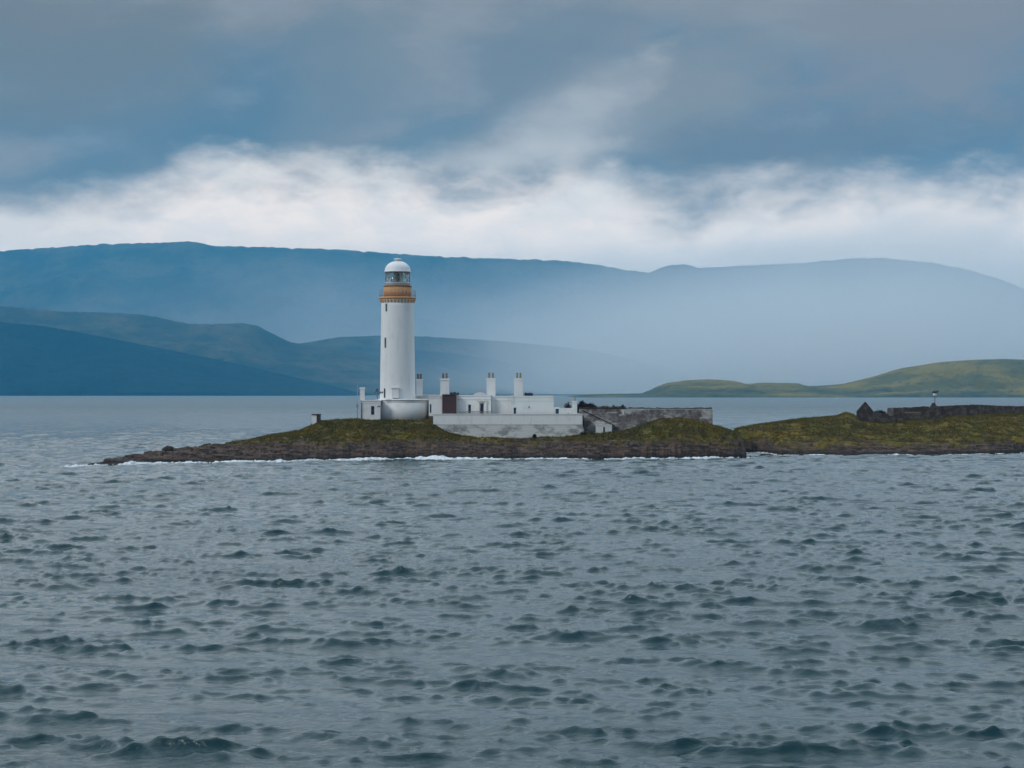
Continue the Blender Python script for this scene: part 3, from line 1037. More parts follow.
    t.l.new(mx.outputs[0], t.n['Material Output'].inputs['Surface'])
    MB().lathe(LX, LD, [(ra - 0.12, H(282.75)), (ra - 0.12, H(272.2)), (ra - 0.14, H(272.2)), (ra - 0.14, H(282.75)), (ra - 0.12, H(282.75))], 48, cap=False).build('lantern_glass', gm, L)
    MB().lathe(LX, LD, [(ra - 0.34, H(282.7)), (ra - 0.34, H(272.3))], 40, cap=False, a0=R(62), a1=R(118)).build('pane_backing', simple_mat('pale_pane_backing', (0.80, 0.82, 0.79), 0.6, 0, 0.05), L)  # added pale backing so the panes look bright, in place of reflections
    ln = MB().lathe(LX, LD, [(0.0, H(283)), (0.30, H(282.7)), (0.30, H(280.8)), (0.45, H(280.2)), (0.50, H(278)), (0.45, H(275.4)), (0.30, H(274.4)), (0.12, H(273.2)), (0.12, H(272.2)), (0, H(272.1))], 24, cap=False)
    ln.build('lens', simple_mat('dark_brass_lens', (0.07, 0.04, 0.03), 0.3), L)
    # dome and vent
    dp = [(ra - 0.3, H(272.3)), (ra + 0.12, H(272.3)), (ra + 0.16, H(271.7)), (ra + 0.10, H(271.1))]
    for i in range(1, 15):
        a = (math.pi / 2) * i / 14
        dp.append((max(0.02, (ra + 0.04) * math.cos(a)), H(271.1) + (H(260.9) - H(271.1)) * math.sin(a)))
    dome = MB().lathe(LX, LD, dp, 64, cap=False).build('dome', simple_mat('dome_white_paint', (0.78, 0.79, 0.79), 0.5, 0, 0.06), L, origin=(LX, LD, H(272.3)))
    MB().lathe(LX, LD, [(0.42, H(261.6)), (0.42, H(260.0)), (0.75, H(259.6)), (0.75, H(258.9)), (0.2, H(258.2)), (0.0, H(258.1))], 24, cap=False).build('vent_cap', M['white'], dome)
    MB().tube((LX, LD, H(258.2)), (LX, LD, H(255.6)), 0.025, 6).build('lightning_rod', M['metal'], dome)
    rib = MB()
    for k in range(16):
        a = 2 * math.pi * k / 16
        for i in range(8):
            t0, t1 = (math.pi / 2) * i / 8.4, (math.pi / 2) * (i + 1) / 8.4
            Rr = ra + 0.045; hh = H(260.9) - H(271.1)
            rib.tube((LX + Rr * math.cos(t0) * math.cos(a), LD + Rr * math.cos(t0) * math.sin(a), H(271.1) + hh * math.sin(t0)),
                     (LX + Rr * math.cos(t1) * math.cos(a), LD + Rr * math.cos(t1) * math.sin(a), H(271.1) + hh * math.sin(t1)), 0.022, 5)
    rib.build('dome_ribs', M['white'], dome)
    # slit windows climbing the tower
    for px, y0, y1 in ((387.2, 304.2, 311.8), (386.2, 338.0, 348.0), (385.6, 388.5, 398.2)):
        z0, z1 = H(y1), H(y0); zm = (z0 + z1) / 2
        rr = tower_r(zm)
        off = (px - 397.6) * pxm
        ang = math.asin(max(-1, min(1, off / rr)))
        nx, ny = math.sin(ang), -math.cos(ang)
        tx, ty = math.cos(ang), math.sin(ang)
        def P(t_, o_, z): return (LX + nx * (rr + o_) + tx * t_, LD + ny * (rr + o_) + ty * t_, z)
        def obx(mb, t0, t1, o0, o1, za, zb_):
            vs = [P(t, o, z) for z in (za, zb_) for t, o in ((t0, o0), (t1, o0), (t1, o1), (t0, o1))]
            mb.add(vs, [(0, 1, 2, 3), (4, 5, 6, 7), (0, 1, 5, 4), (1, 2, 6, 5), (2, 3, 7, 6), (3, 0, 4, 7)])
        fr = MB(); w = 0.19
        obx(fr, -w - 0.09, -w, -0.06, 0.05, z0 - 0.1, z1 + 0.1); obx(fr, w, w + 0.09, -0.06, 0.05, z0 - 0.1, z1 + 0.1)
        obx(fr, -w, w, -0.06, 0.05, z0 - 0.1, z0); obx(fr, -w, w, -0.06, 0.05, z1, z1 + 0.1)
        f = fr.build('window', M['tower_white'], L, origin=P(0, 0, z0))
        pn = MB(); obx(pn, -w, w, -0.05, 0.012, z0, z1); pn.build('pane', M['pane'], f)
    # porch hood over the tower door
    pz0, pz1 = H(398), H(388.6)
    yf = LD - r_bot - 0.55
    hood = MB().box(cx(391.8, yf), cx(398.4, yf), yf, LD - r_bot + 0.35, pz0, pz1).build('porch', M['tower_white'], L, bevel=0.03)
    MB().box(cx(391.3, yf), cx(398.9, yf), yf - 0.12, LD - r_bot + 0.3, pz1 + 0.003, pz1 + 0.16).build('porch_roof', M['grey_white'], hood)
    # round base wall with a coping
    rc = 26.0 * pxm
    bx = cx(402.5, LD)
    zt = cz(400.5, LD - rc)
    by = LD
    MB().lathe(bx, by, [(rc, cz(423, LD)), (rc, zt)], 96).build('round_base', M['tower_white'], L)
    MB().lathe(bx, by, [(rc - 0.4, zt + 0.003), (rc + 0.14, zt + 0.003), (rc + 0.16, zt + 0.10), (rc + 0.06, zt + 0.26), (rc - 0.4, zt + 0.26)], 96).build('coping', M['white'], L)
    MB().lathe(bx, by, [(rc + 0.035, zt - 0.32), (rc + 0.06, zt - 0.22), (rc + 0.035, zt - 0.14)], 96, cap=False).build('string_course', M['grey_white'], L)
    return L


build_lighthouse()


def building(name, label, cat, p0, p1, top, base, d, depth, mat, holes=(), band=None, roof=True):
    """flat roofed white block: walls with real openings, parapet cornice, roof sheet"""
    x0, x1, z0, z1 = cx(p0, d), cx(p1, d), cz(base, d), cz(top, d)
    b = thing(name, label, cat, ((x0 + x1) / 2, d, z0))
    hs = [(cx(a, d), cx(c, d), cz(yb, d), cz(ya, d)) for a, c, ya, yb in holes]
    mb = MB()
    wall_boxes(mb, x0, x1, d, d + 0.4, z0, z1, hs)
    mb.box(x0, x0 + 0.4, d + 0.4, d + depth, z0, z1); mb.box(x1 - 0.4, x1, d + 0.4, d + depth, z0, z1)
    mb.box(x0 + 0.4, x1 - 0.4, d + depth - 0.4, d + depth, z0, z1)
    mb.build('wall', mat, b)
    if roof:
        MB().box(x0 + 0.402, x1 - 0.402, d + 0.402, d + depth - 0.402, z1 - 0.35, z1 - 0.2).build('roof', M['dark'], b)
    c = MB()
    c.box(x0 - 0.1, x1 + 0.1, d - 0.10, d + 0.5, z1 + 0.003, z1 + 0.16)
    c.box(x0 - 0.1, x0 + 0.5, d + 0.5, d + depth + 0.1, z1 + 0.003, z1 + 0.16)
    c.box(x1 - 0.5, x1 + 0.1, d + 0.5, d + depth + 0.1, z1 + 0.003, z1 + 0.16)
    c.box(x0 + 0.5, x1 - 0.5, d + depth - 0.5, d + depth + 0.1, z1 + 0.003, z1 + 0.16)
    c.build('coping', M['white'], b)
    if band:
        zb = cz(band, d)
        MB().box(x0 + 0.02, x1 - 0.02, d - 0.05, d - 0.002, zb - 0.07, zb + 0.07).build('cornice', M['grey_white'], b)
    return b, (x0, x1, z0, z1)


def chimney(parent, p0, p1, top, base, d, pots, mat=None, potm=None):
    x0, x1, z0, z1 = cx(p0, d), cx(p1, d), cz(base, d), cz(top, d)
    w = (x1 - x0)
    c = MB()
    c.box(x0, x1, d, d + w * 0.85, z0, z1 - 0.22)
    c.box(x0 - 0.10, x1 + 0.10, d - 0.10, d + w * 0.85 + 0.1, z1 - 0.22, z1 - 0.02)
    c.box(x0 - 0.02, x1 + 0.02, d - 0.02, d + w * 0.85 + 0.02, z1 - 0.02, z1 + 0.08)
    o = c.build('chimney', mat or M['white'], parent, origin=((x0 + x1) / 2, d, z0))
    for pp, ptop in pots:
        px_ = cx(pp, d); zt = cz(ptop, d); yy = d + w * 0.42
        MB().lathe(px_, yy, [(0.16, z1 + 0.06), (0.19, z1 + 0.2), (0.15, zt - 0.15), (0.20, zt - 0.12), (0.20, zt), (0.12, zt), (0.12, zt - 0.2)], 14, cap=False).build('chimney_pot', potm or M['clay'], o)
    return o


def door_part(parent, p0, p1, ya, yb, d, mat):
    x0, x1, z0, z1 = cx(p0, d), cx(p1, d), cz(yb, d), cz(ya, d)
    fr = MB()
    fr.box(x0 + 0.001, x0 + 0.09, d + 0.10, d + 0.24, z0, z1); fr.box(x1 - 0.09, x1 - 0.001, d + 0.10, d + 0.24, z0, z1)
    fr.box(x0 + 0.09, x1 - 0.09, d + 0.10, d + 0.24, z1 - 0.09, z1 - 0.001)
    MBd = MB().box(x0 + 0.092, x1 - 0.092, d + 0.16, d + 0.22, z0 + 0.01, z1 - 0.092)
    o = MBd.build('door', mat, parent, origin=((x0 + x1) / 2, d, z0))
    fr.build('door_frame', M['white'], o)
    MB().tube((x1 - 0.22, d + 0.16, z0 + 1.0), (x1 - 0.22, d + 0.08, z0 + 1.0), 0.035, 8).build('handle', M['metal'], o)
    return o


def build_station():
    # --- annex: square block left of the round base
    d = 346.0
    ann, (x0, x1, z0, z1) = building('annex', 'square white annex with a downpipe at the left foot of the tower', 'building', 360.4, 380.0, 401.2, 422.0, d, 9.0, M['white'],
                                     holes=[(371.0, 374.4, 406.0, 414.8)], band=403.2)
    window_part(ann, cx(371.0, d), cx(374.4, d), cz(414.8, d), cz(406.0, d), d + 0.2)
    MB().tube((cx(361.4, d), d - 0.09, cz(421.4, d)), (cx(361.4, d), d - 0.09, cz(402.6, d)), 0.075, 8).build('downpipe', M['frame_grey'], ann)
    lm = MB()
    lm.tube((cx(379.2, d), d - 0.02, cz(405.6, d)), (cx(379.2, d), d - 0.8, cz(405.9, d)), 0.05, 8)
    lm.lathe(cx(379.2, d), d - 0.9, [(0.05, cz(405.2, d)), (0.36, cz(406.6, d)), (0.30, cz(407.2, d)), (0, cz(407.2, d))], 16, cap=False)
    lm.build('wall_lamp', M['frame_grey'], ann)
    ch = chimney(ann, 359.9, 364.4, 387.8, 400.0, d + 4.0, [])
    ch['label'] = 'short white chimney without pots'
    # back block behind the round base with the tall chimney just right of the tower
    d = 356.0
    bk, _ = building('service_block', 'white service block half hidden behind the round tower base', 'building', 405.0, 442.0, 395.4, 420.0, d, 6.0, M['white'])
    chimney(bk, 416.4, 422.4, 379.4, 396.0, d - 0.9, [(417.9, 373.8), (420.6, 373.8)])
    # --- first cottage
    d = 347.5
    c1, _ = building('keepers_cottage', 'narrow white cottage with a slit window beside the red brown shed', 'cottage', 428.8, 442.2, 396.2, 416, d, 7.0, M['white'],
                     holes=[(429.8, 431.4, 404.2, 412.8)], band=398.0)
    window_part(c1, cx(429.8, d), cx(431.4, d), cz(412.8, d), cz(404.2, d), d + 0.2, sill=False)
    chimney(c1, 440.2, 449.0, 379.0, 398.0, d + 2.5, [(443.0, 373.4), (446.4, 373.4)])
    # --- red brown timber shed
    d = 346.6
    x0, x1, z0, z1 = cx(442.4, d), cx(456.2, d), cz(416, d), cz(395.0, d)
    sh = thing('timber_shed', 'tall red brown timber shed between two white cottages', 'shed', ((x0 + x1) / 2, d, z0))
    mb = MB()
    n = 14
    for k in range(n):
        a = x0 + (x1 - x0) * k / n; b = x0 + (x1 - x0) * (k + 1) / n
        mb.box(a + 0.006, b - 0.006, d + 0.015 * (k % 2), d + 0.1, z0, z1 - 0.03 * (k % 3))
    mb.box(x0, x1, d + 0.102, d + 3.5, z0, z1 - 0.1)
    mb.build('board_wall', M['brown'], sh)
    MB().box(x0 - 0.08, x1 + 0.08, d - 0.12, d + 3.6, z1 + 0.003, z1 + 0.12).build('roof', M['dark'], sh)
    for zz in (z0 + 0.9, z0 + 2.6):
        MB().box(x0 + 0.1, x1 - 0.1, d - 0.04, d - 0.001, zz - 0.09, zz + 0.09).build('brace', M['brown'], sh)
    # dark slate heap and tank on the roofs
    d2 = 349.0
    tk = MB()
    for k, (p0, p1, yt) in enumerate(((449.8, 453.0, 392.2), (453.0, 456.2, 391.8), (456.4, 459.2, 392.4))):
        zt = cz(yt, d2); xm = (cx(p0, d2) + cx(p1, d2)) / 2; r = (cx(p1, d2) - cx(p0, d2)) / 2
        tk.lathe(xm, d2, [(r * 0.96, cz(397, d2)), (r, zt - 0.25), (r * 0.9, zt - 0.1), (r * 0.3, zt), (0.0, zt)], 16, cap=False)
    tag(tk.build('roof_tank', M['dark'], origin=(cx(454, d2), d2, cz(397, d2))), 'dark triple tank behind the red brown shed', 'tank')
    # --- middle cottage
    d = 348.0
    c2, (x0, x1, z0, z1) = building('keepers_cottage', 'middle white cottage with dark navy door and low vaulted rooflight', 'cottage', 456.4, 491.0, 396.0, 416, d, 8.0, M['white'],
                                    holes=[(468.2, 471.0, 404.6, 413.2), (479.8, 484.2, 403.0, 415.0)], band=399.4)
    window_part(c2, cx(468.2, d), cx(471.0, d), cz(413.2, d), cz(404.6, d), d + 0.2)
    door_part(c2, 479.8, 484.2, 403.0, 415.0, d, M['navy_door'])
    vt = MB()
    xa, xb = cx(473.0, d), cx(486.5, d)
    n = 16
    poly = []
    for k in range(n + 1):
        a = math.pi * k / n
        poly.append(((xa + xb) / 2 + (xb - xa) / 2 * math.cos(a), cz(396.4, d) + (cz(392.2, d) - cz(396.4, d)) * math.sin(a)))
    vt.prism(poly, d + 0.6, d + 5.5)
    vt.build('vaulted_rooflight', M['roof_white'], c2)
    por = MB()
    por.box(cx(477.4, d), cx(479.4, d), d - 0.25, d - 0.003, cz(415.6, d), cz(401.4, d)); por.box(cx(484.6, d), cx(486.6, d), d - 0.25, d - 0.003, cz(415.6, d), cz(401.4, d))
    por.box(cx(477.0, d), cx(487.0, d), d - 0.32, d - 0.003, cz(401.38, d), cz(400.2, d))
    por.build('door_surround', M['cream'], c2)
    chimney(c2, 486.6, 495.4, 378.6, 398.0, d + 2.0, [(489.0, 372.8), (492.8, 372.8)], potm=M['buff'])
    # --- link
    d = 349.2
    lk, _ = building('link_building', 'plain white windowless link between the middle and end cottages', 'building', 491.3, 511.0, 397.4, 416, d, 7.0, M['white'], band=400.6)
    # --- end cottage: shade put into its greyer wall colour
    d = 347.6
    c3, (x0, x1, z0, z1) = building('keepers_cottage', 'wide shade-greyed end cottage with one small window and blank wall', 'cottage', 511.2, 553.6, 396.8, 417, d, 8.0, M['grey_white'],
                                    holes=[(513.6, 516.2, 407.6, 414.2)], band=400.8)
    window_part(c3, cx(513.6, d), cx(516.2, d), cz(414.2, d), cz(407.6, d), d + 0.2)
    chimney(c3, 514.0, 523.0, 378.6, 398.0, d + 2.0, [(517.2, 372.8), (520.4, 372.8)], potm=M['buff'])
    vn = MB().box(cx(528.4, d), cx(529.8, d), d - 0.05, d - 0.002, cz(408.0, d), cz(406.4, d))
    vn.build('vent', M['frame_grey'], c3)
    ss = MB()
    dd = d + 3
    for k in range(4):
        p = 524.6 + 2.1 * k
        ss.box(cx(p, dd), cx(p + 2.0, dd), dd, dd + 1.0, cz(397.4, dd), cz(392.6 + 0.5 * (k % 2), dd))
    tag(ss.build('slate_stack', M['dark'], origin=(cx(528.5, dd), dd, cz(397.4, dd)), bevel=0.04), 'dark stack of slates on the roof of the end cottage', 'slates')
    # --- yard wall with the blue door
    d = 347.4
    yx0, yx1, yz0, yz1 = cx(553.8, d), cx(572.2, d), cz(418, d), cz(408.8, d)
    yw = thing('yard_wall', 'low white yard wall with a blue door', 'wall', ((yx0 + yx1) / 2, d, yz0))
    mb = MB()
    wall_boxes(mb, yx0, yx1, d, d + 0.45, yz0, yz1, [(cx(555.2, d), cx(559.4, d), cz(416, d), yz1)])
    mb.build('wall', M['grey_white'], yw)
    door_part(yw, 555.2, 559.4, 408.2, 416, d, M['blue_door'])
    MB().box(cx(559.5, d), yx1, d - 0.06, d + 0.5, yz1 + 0.003, yz1 + 0.12).build('coping', M['white'], yw)
    MB().box(yx0 + 0.02, cx(559.5, d) - 0.02, d - 0.06, d + 0.5, yz1 + 0.02, yz1 + 0.25).build('lintel', M['white'], yw)
    # --- gate pillar with a finial
    d = 346.8
    gp = thing('gate_pillar', 'square white pillar topped by a buff finial at the end of the yard wall', 'pillar', (cx(574.8, d), d, cz(418, d)))
    MB().box(cx(572.5, d), cx(577.2, d), d, d + 0.8, cz(418, d), cz(401.8, d)).build('shaft', M['grey_white'], gp, bevel=0.03)
    MB().box(cx(572.1, d), cx(577.6, d), d - 0.08, d + 0.88, cz(401.78, d), cz(400.9, d)).build('cap', M['white'], gp)
    MB().lathe(cx(574.9, d), d + 0.4, [(0.14, cz(400.88, d)), (0.17, cz(400.0, d)), (0.08, cz(399.4, d)), (0.16, cz(398.2, d)), (0.05, cz(396.9, d)), (0, cz(396.8, d))], 14, cap=False).build('finial', M['buff'], gp)
    # --- terrace retaining wall
    d = 342.2
    tw = thing('terrace_wall', 'long white terrace wall with a smooth upper band and weathered stone below', 'wall', (cx(508, d), d, cz(438, d)))
    xa, xb = cx(433.2, d), cx(582.4, d)
    zt, zm = cz(414.6, d), cz(424.6, d)
    MB().box(xa, xb, d - 0.06, d + 1.0, zm + 0.003, zt).build('parapet', M['white'], tw)
    poly = [(xa + 0.2, cz(441, d)), (cx(586.5, d), cz(441, d)), (xb + 0.02, zm), (xa + 0.2, zm)]
    MB().prism(poly, d, d + 1.0).build('lower_wall', M['limewash'], tw)
    MB().box(xa - 0.08, xb + 0.08, d - 0.16, d + 1.06, zt + 0.003, zt + 0.13).build('coping', M['white'], tw)
    fl = MB().box(cx(437, 343.3), cx(582, 343.3), 343.21, 347.0, 6.9, 7.12)
    fl.build('paving', M['grey_white'], tw)
    # --- iron railing in front of the middle cottage
    d = 344.0
    rl = thing('railing', 'low dark iron railing along the terrace before the middle cottage', 'railing', (cx(475, d), d, 7.12))
    bars = MB(); ra = MB()
    zt = cz(411.6, d)
    for k in range(34):
        p = 459.6 + k * (491.0 - 459.6) / 33
        bars.tube((cx(p, d), d, 7.12), (cx(p, d), d, zt), 0.028, 6)
    ra.tube((cx(459.2, d), d, zt), (cx(491.4, d), d, zt), 0.04, 6); ra.tube((cx(459.2, d), d, 7.35), (cx(491.4, d), d, 7.35), 0.03, 6)
    bars.build('balusters', M['frame_grey'], rl); ra.build('rail', M['frame_grey'], rl)
    # --- weather instruments and poles beside the tower
    d = 346.6
    zb = cz(401.0, d)
    ms = thing('weather_mast', 'thin dark weather mast with cross arm on the annex roof', 'mast', (cx(377.2, d), d, zb))
    MB().tube((cx(377.2, d), d, zb), (cx(377.2, d), d, cz(388.2, d)), 0.09, 8, 0.06).build('pole', M['frame_grey'], ms)
    am = MB()
    am.tube((cx(374.8, d), d, cz(393.2, d)), (cx(382.6, d), d, cz(393.2, d)), 0.05, 6)
    for p, r_ in ((375.0, .16), (380.2, .2), (382.4, .16)): am.lathe(cx(p, d), d, [(r_ * .4, cz(393.1, d)), (r_, cz(392.4, d)), (r_, cz(391.6, d)), (0, cz(391.3, d))], 10, cap=False)
    am.build('instrument_arm', M['frame_grey'], ms)
    bx_ = MB().box(cx(375.9, d), cx(378.5, d), d - 0.18, d + 0.2, cz(391.4, d), cz(388.8, d)); bx_.build('instrument_box', simple_mat('blue_grey_case', (0.08, 0.13, 0.2)), ms)
    d = 345.4
    ap = thing('aerial_pole', 'slim grey aerial pole standing left of the annex', 'pole', (cx(357.4, d), d, cz(421, d)))
    MB().tube((cx(357.4, d), d, cz(421.5, d)), (cx(357.4, d), d, cz(384.6, d)), 0.05, 8, 0.03).build('pole', M['metal'], ap)
    MB().box(cx(356.3, d), cx(358.3, d), d - 0.12, d - 0.052, cz(407.4, d), cz(404.4, d)).build('junction_box', M['metal'], ap)
    # --- hut at the left end of the grass
    d = 344.0
    x0, x1, z0, z1 = cx(312.0, d), cx(319.6, d), cz(425.5, d), cz(414.8, d)
    xm = cx(316.6, d)
    ht = thing('hut', 'tiny white hut with a dark brown end on the left grass slope', 'hut', ((x0 + x1) / 2, d, z0))
    MB().box(x0, xm, d, d + 2.2, z0 - 0.8, z1).build('wall', M['white'], ht)
    MB().box(xm + 0.003, x1, d - 0.06, d + 2.2, z0 - 0.8, z1).build('board_end', simple_mat('dark_brown_boards', (0.045, 0.030, 0.022), 0.8), ht)
    MB().box(x0 - 0.1, x1 + 0.1, d - 0.15, d + 2.3, z1 + 0.003, z1 + 0.14).build('roof', M['brown'], ht)


build_station()


# ------------------------------------------------------------------ walled garden
def rubble_profile(xa, xb, za, zb, n, jag, seed):
    xs = np.linspace(xa, xb, n)
    return [(float(x), float(za + (zb - za) * (x - xa) / (xb - xa) + jag * fbm(np.array([x / 1.3 + seed]), np.array([seed]), 4, 0.6)[0])) for x in xs]


def rough_wall(xa, xb, d, th, tops, z0):
    """wall with an uneven top line"""
    poly = [(xa, z0), (xb, z0)] + [(x, z) for x, z in reversed(tops)]
    mb = MB()
    n = len(tops)
    vs = []
    for x, z in tops:
        vs += [(x, d, z0), (x, d, z), (x, d + th, z), (x, d + th, z0)]
    fs = []
    for i in range(n - 1):
        a, b = 4 * i, 4 * i + 4
        fs += [(a, b, b + 1, a + 1), (a + 1, b + 1, b + 2, a + 2), (a + 2, b + 2, b + 3, a + 3)]
    fs += [(0, 1, 2, 3), (4 * n - 4, 4 * n - 1, 4 * n - 2, 4 * n - 3)]
    mb.add(vs, fs)
    return mb


def bush(name, label, x, y, z, rx, ry, rz, mat, n, group=None, leaf=0.16, seed=1, stems=True):
    r = np.random.default_rng(seed)
    t = thing(name, label, 'bush', (x, y, z), group)
    u = r.normal(size=(n, 3)); u /= np.linalg.norm(u, axis=1)[:, None]
    rad = r.uniform(0.35, 1.0, n) ** 0.5
    u[:, 2] = np.abs(u[:, 2])
    lob = 0.78 + 0.5 * fbm(np.arctan2(u[:, 1], u[:, 0]) * 1.6 + seed, u[:, 2] * 2.5 + seed, 3)
    c = u * rad[:, None] * lob[:, None] * np.array([rx, ry, rz])
    a = r.normal(size=(n, 3)); b = r.normal(size=(n, 3))
    s = (leaf * r.uniform(0.5, 1.3, n))[:, None]
    a = a / np.linalg.norm(a, axis=1)[:, None] * s; b = b / np.linalg.norm(b, axis=1)[:, None] * s * 0.7
    co = np.stack([c - a, c + b, c + a, c - b], 1).reshape(-1, 3)
    o = raw_mesh('foliage', co, np.arange(4 * n).reshape(-1, 4), mat, False)
    o.parent = t
    if stems:
        mb = MB()
        for k in range(6):
            e = u[k] * np.array([rx, ry, rz]) * 0.7
            mb.tube((x + 0.1 * e[0], y + 0.1 * e[1], z - 0.15), (x + e[0], y + e[1], z + e[2]), 0.05, 5, 0.015)
        mb.build('stems', simple_mat('twig_bark', (0.05, 0.035, 0.025), 0.9), t)
    return t


def build_garden():
    d = 346.2
    xa, xb = cx(579.0, d), cx(712.6, d)
    gw = thing('garden_wall', 'long rubble stone garden wall ending square at the right', 'wall', ((xa + xb) / 2, d, 4.0))
    tops = rubble_profile(xa, xb, cz(409.0, d), cz(409.6, d), 110, 0.10, 2.0)
    rough_wall(xa, xb, d, 0.8, tops, 3.6).build('wall', M['stone'], gw)
    cap = MB()
    r = random.Random(4)
    x = xa
    while x < xb - 0.25:
        w = r.uniform(0.3, 0.75); x2 = min(x + w, xb + 0.04)
        z = np.interp((x + x2) / 2, [p[0] for p in tops], [p[1] for p in tops])
        cap.box(x, x2 - 0.02, d - 0.07, d + 0.87, z + 0.10, z + r.uniform(0.22, 0.36)); x = x2
    cap.build('cope_stones', simple_mat('mossy_cope', (0.075, 0.052, 0.036), 0.9, 0, 0.5, 1.2), gw)
    sd = MB().box(xb - 0.8, xb, d + 0.802, d + 26, 3.6, cz(410.0, d)); sd.build('return_wall', M['stone'], gw)
    pc = MB()
    pc.box(cx(622.5, d), cx(624.0, d), d - 0.12, d - 0.003, cz(414.5, d), cz(410.6, d)); pc.box(cx(607, d), cx(617, d), d - 0.06, d - 0.003, cz(413.2, d), cz(412.2, d))
    pc.build('pale_quoins', M['limewash'], gw)
    # lean-to stone outhouse whose roof edge runs down to the right
    d = 344.2
    lt = thing('stone_outhouse', 'grey stone lean-to outhouse with its roof edge falling to the right', 'outhouse', (cx(597, d), d, 4.0))
    poly = [(cx(583.6, d), 3.0), (cx(613.6, d), 3.0), (cx(613.6, d), cz(425.6, d)), (cx(583.6, d), cz(411.4, d))]
    MB().prism(poly, d, d + 1.9).build('wall', M['stone'], lt)
    rp = [(cx(582.6, d), cz(411.0, d)), (cx(614.6, d), cz(426.1, d)), (cx(614.8, d), cz(425.1, d)), (cx(582.8, d), cz(409.8, d))]
    MB().prism(rp, d - 0.14, d + 1.95).build('roof', M['dark'], lt)
    # small whitewashed privy
    d = 342.6
    x0, x1, z0, z1 = cx(596.0, d), cx(611.8, d), cz(437.0, d), cz(425.6, d)
    pv = thing('privy', 'small cream washed privy with a dark slit opening below the garden wall', 'privy', ((x0 + x1) / 2, d, z0))
    mb = MB()
    wall_boxes(mb, x0, x1, d, d + 0.25, z0, z1, [(cx(603.2, d), cx(605.0, d), cz(432.4, d), cz(427.0, d))])
    mb.box(x0, x1, d + 0.26, d + 1.5, z0, z1 - 0.02)
    mb.build('wall', M['grey_white'], pv)
    MB().box(cx(603.2, d), cx(605.0, d), d + 0.20, d + 0.257, cz(432.4, d), cz(427.0, d)).build('opening', M['pane'], pv)
    MB().box(x0 - 0.06, x1 + 0.06, d - 0.08, d + 1.55, z1 + 0.003, z1 + 0.12).build('roof', M['cream'], pv)
    # dead heather and shrubs showing over the wall
    d = 348.6
    spots = [('small dark brown bush left of the white gate pillar', 568.0, 402.6, 4.6, M['heather'], 900),
             ('red brown heather bush just right of the white gate pillar', 582.5, 400.6, 7.0, M['heather'], 2200),
             ('red brown heather tailing off along the start of the garden wall', 591.0, 403.6, 8.5, M['heather'], 2000),
             ('low brown bush behind the wall between the tall heather and the dark round shrub', 604.0, 406.0, 9.5, M['heather'], 1900),
             ('low olive bush touching the left side of the dark round shrub', 613.8, 405.4, 3.6, M['shrub'], 800),
             ('dark round shrub rising over the middle of the garden wall', 621.8, 404.6, 4.8, M['shrub'], 1300)]
    for i, (lab, p, yt, wpx, mat, n) in enumerate(spots):
        zb = 7.4 if p > 579 else 7.05
        bush('bush', lab, cx(p, d), d, zb, wpx * d / F * 1.25, 1.3, (cz(yt, d) - zb) * 1.12, mat, n, 'bushes behind the garden wall', 0.17, 30 + i)
    # rank growth at the foot of the terrace wall
    for i, (lab, p, yt, yb, dd, w) in enumerate((('small green bush at the foot of the terrace wall below its blank stretch', 534.5, 434.0, 439.5, 341.2, 2.8),
                                                 ('green bush against the right end of the terrace wall', 583.6, 430.8, 438.0, 341.2, 6.0),
                                                 ('low green bush left of the cream privy', 592.5, 432.6, 438.0, 341.2, 4.0))):
        zb = cz(yb, dd)
        bush('bush', lab, cx(p, dd), dd, zb, w * dd / F, 0.9, (cz(yt, dd) - zb) * 1.15, M['shrub'], 700, 'bushes along the terrace foot', 0.13, 60 + i)


build_garden()


# ------------------------------------------------------------------ boulders
def boulder(label, x, y, z, rx, ry, rz, seed):
    bm = bmesh.new()
    bmesh.ops.create_icosphere(bm, subdivisions=4, radius=1.0)
    v = np.array([w.co[:] for w in bm.verts])
    n = 1 + 0.35 * fbm(v[:, 0] * 1.4 + seed, v[:, 1] * 1.4 + v[:, 2] * 1.1, 4, 0.55) + 0.15 * ridged(v[:, 0] * 2 + seed, v[:, 2] * 3, 3)
    for w, k in zip(bm.verts, n):
        w.co = Vector((w.co.x * rx * k, w.co.y * ry * k, w.co.z * rz * k))
    me = bpy.data.meshes.new('boulder'); bm.to_mesh(me); bm.free()
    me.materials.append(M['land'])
    me.polygons.foreach_set('use_smooth', [False] * len(me.polygons))
    o = bpy.data.objects.new('boulder', me); COL.objects.link(o)
    o.location = (x, y, z)
    tag(o, label, 'rock', 'boulders on the shores')


for lab, p, y, d, w, h, s in (('square dark boulder on the skyline of the left rock spit', 168.5, 450.5, 316, 5.2, 3.4, 1.0),
                              ('low dark rock just beyond the tip of the left spit', 90, 465.4, 299, 9, 1.0, 2.0),
                              ('small dark rock left of the square boulder on the spit', 155, 453.0, 314, 4.0, 1.6, 3.0),
                              ('flat dark skerry awash in the gap between the two islets', 764.5, 455.6, 347, 5.0, 1.2, 5.0),
                              ('low rounded rock on the ridge where grass starts on the left spit', 188, 448.6, 322, 4.2, 1.6, 6.0)):
    boulder(lab, cx(p, d), d, cz(y, d), w * d / F, w * d / F * 0.9, h * d / F * 1.2, s)


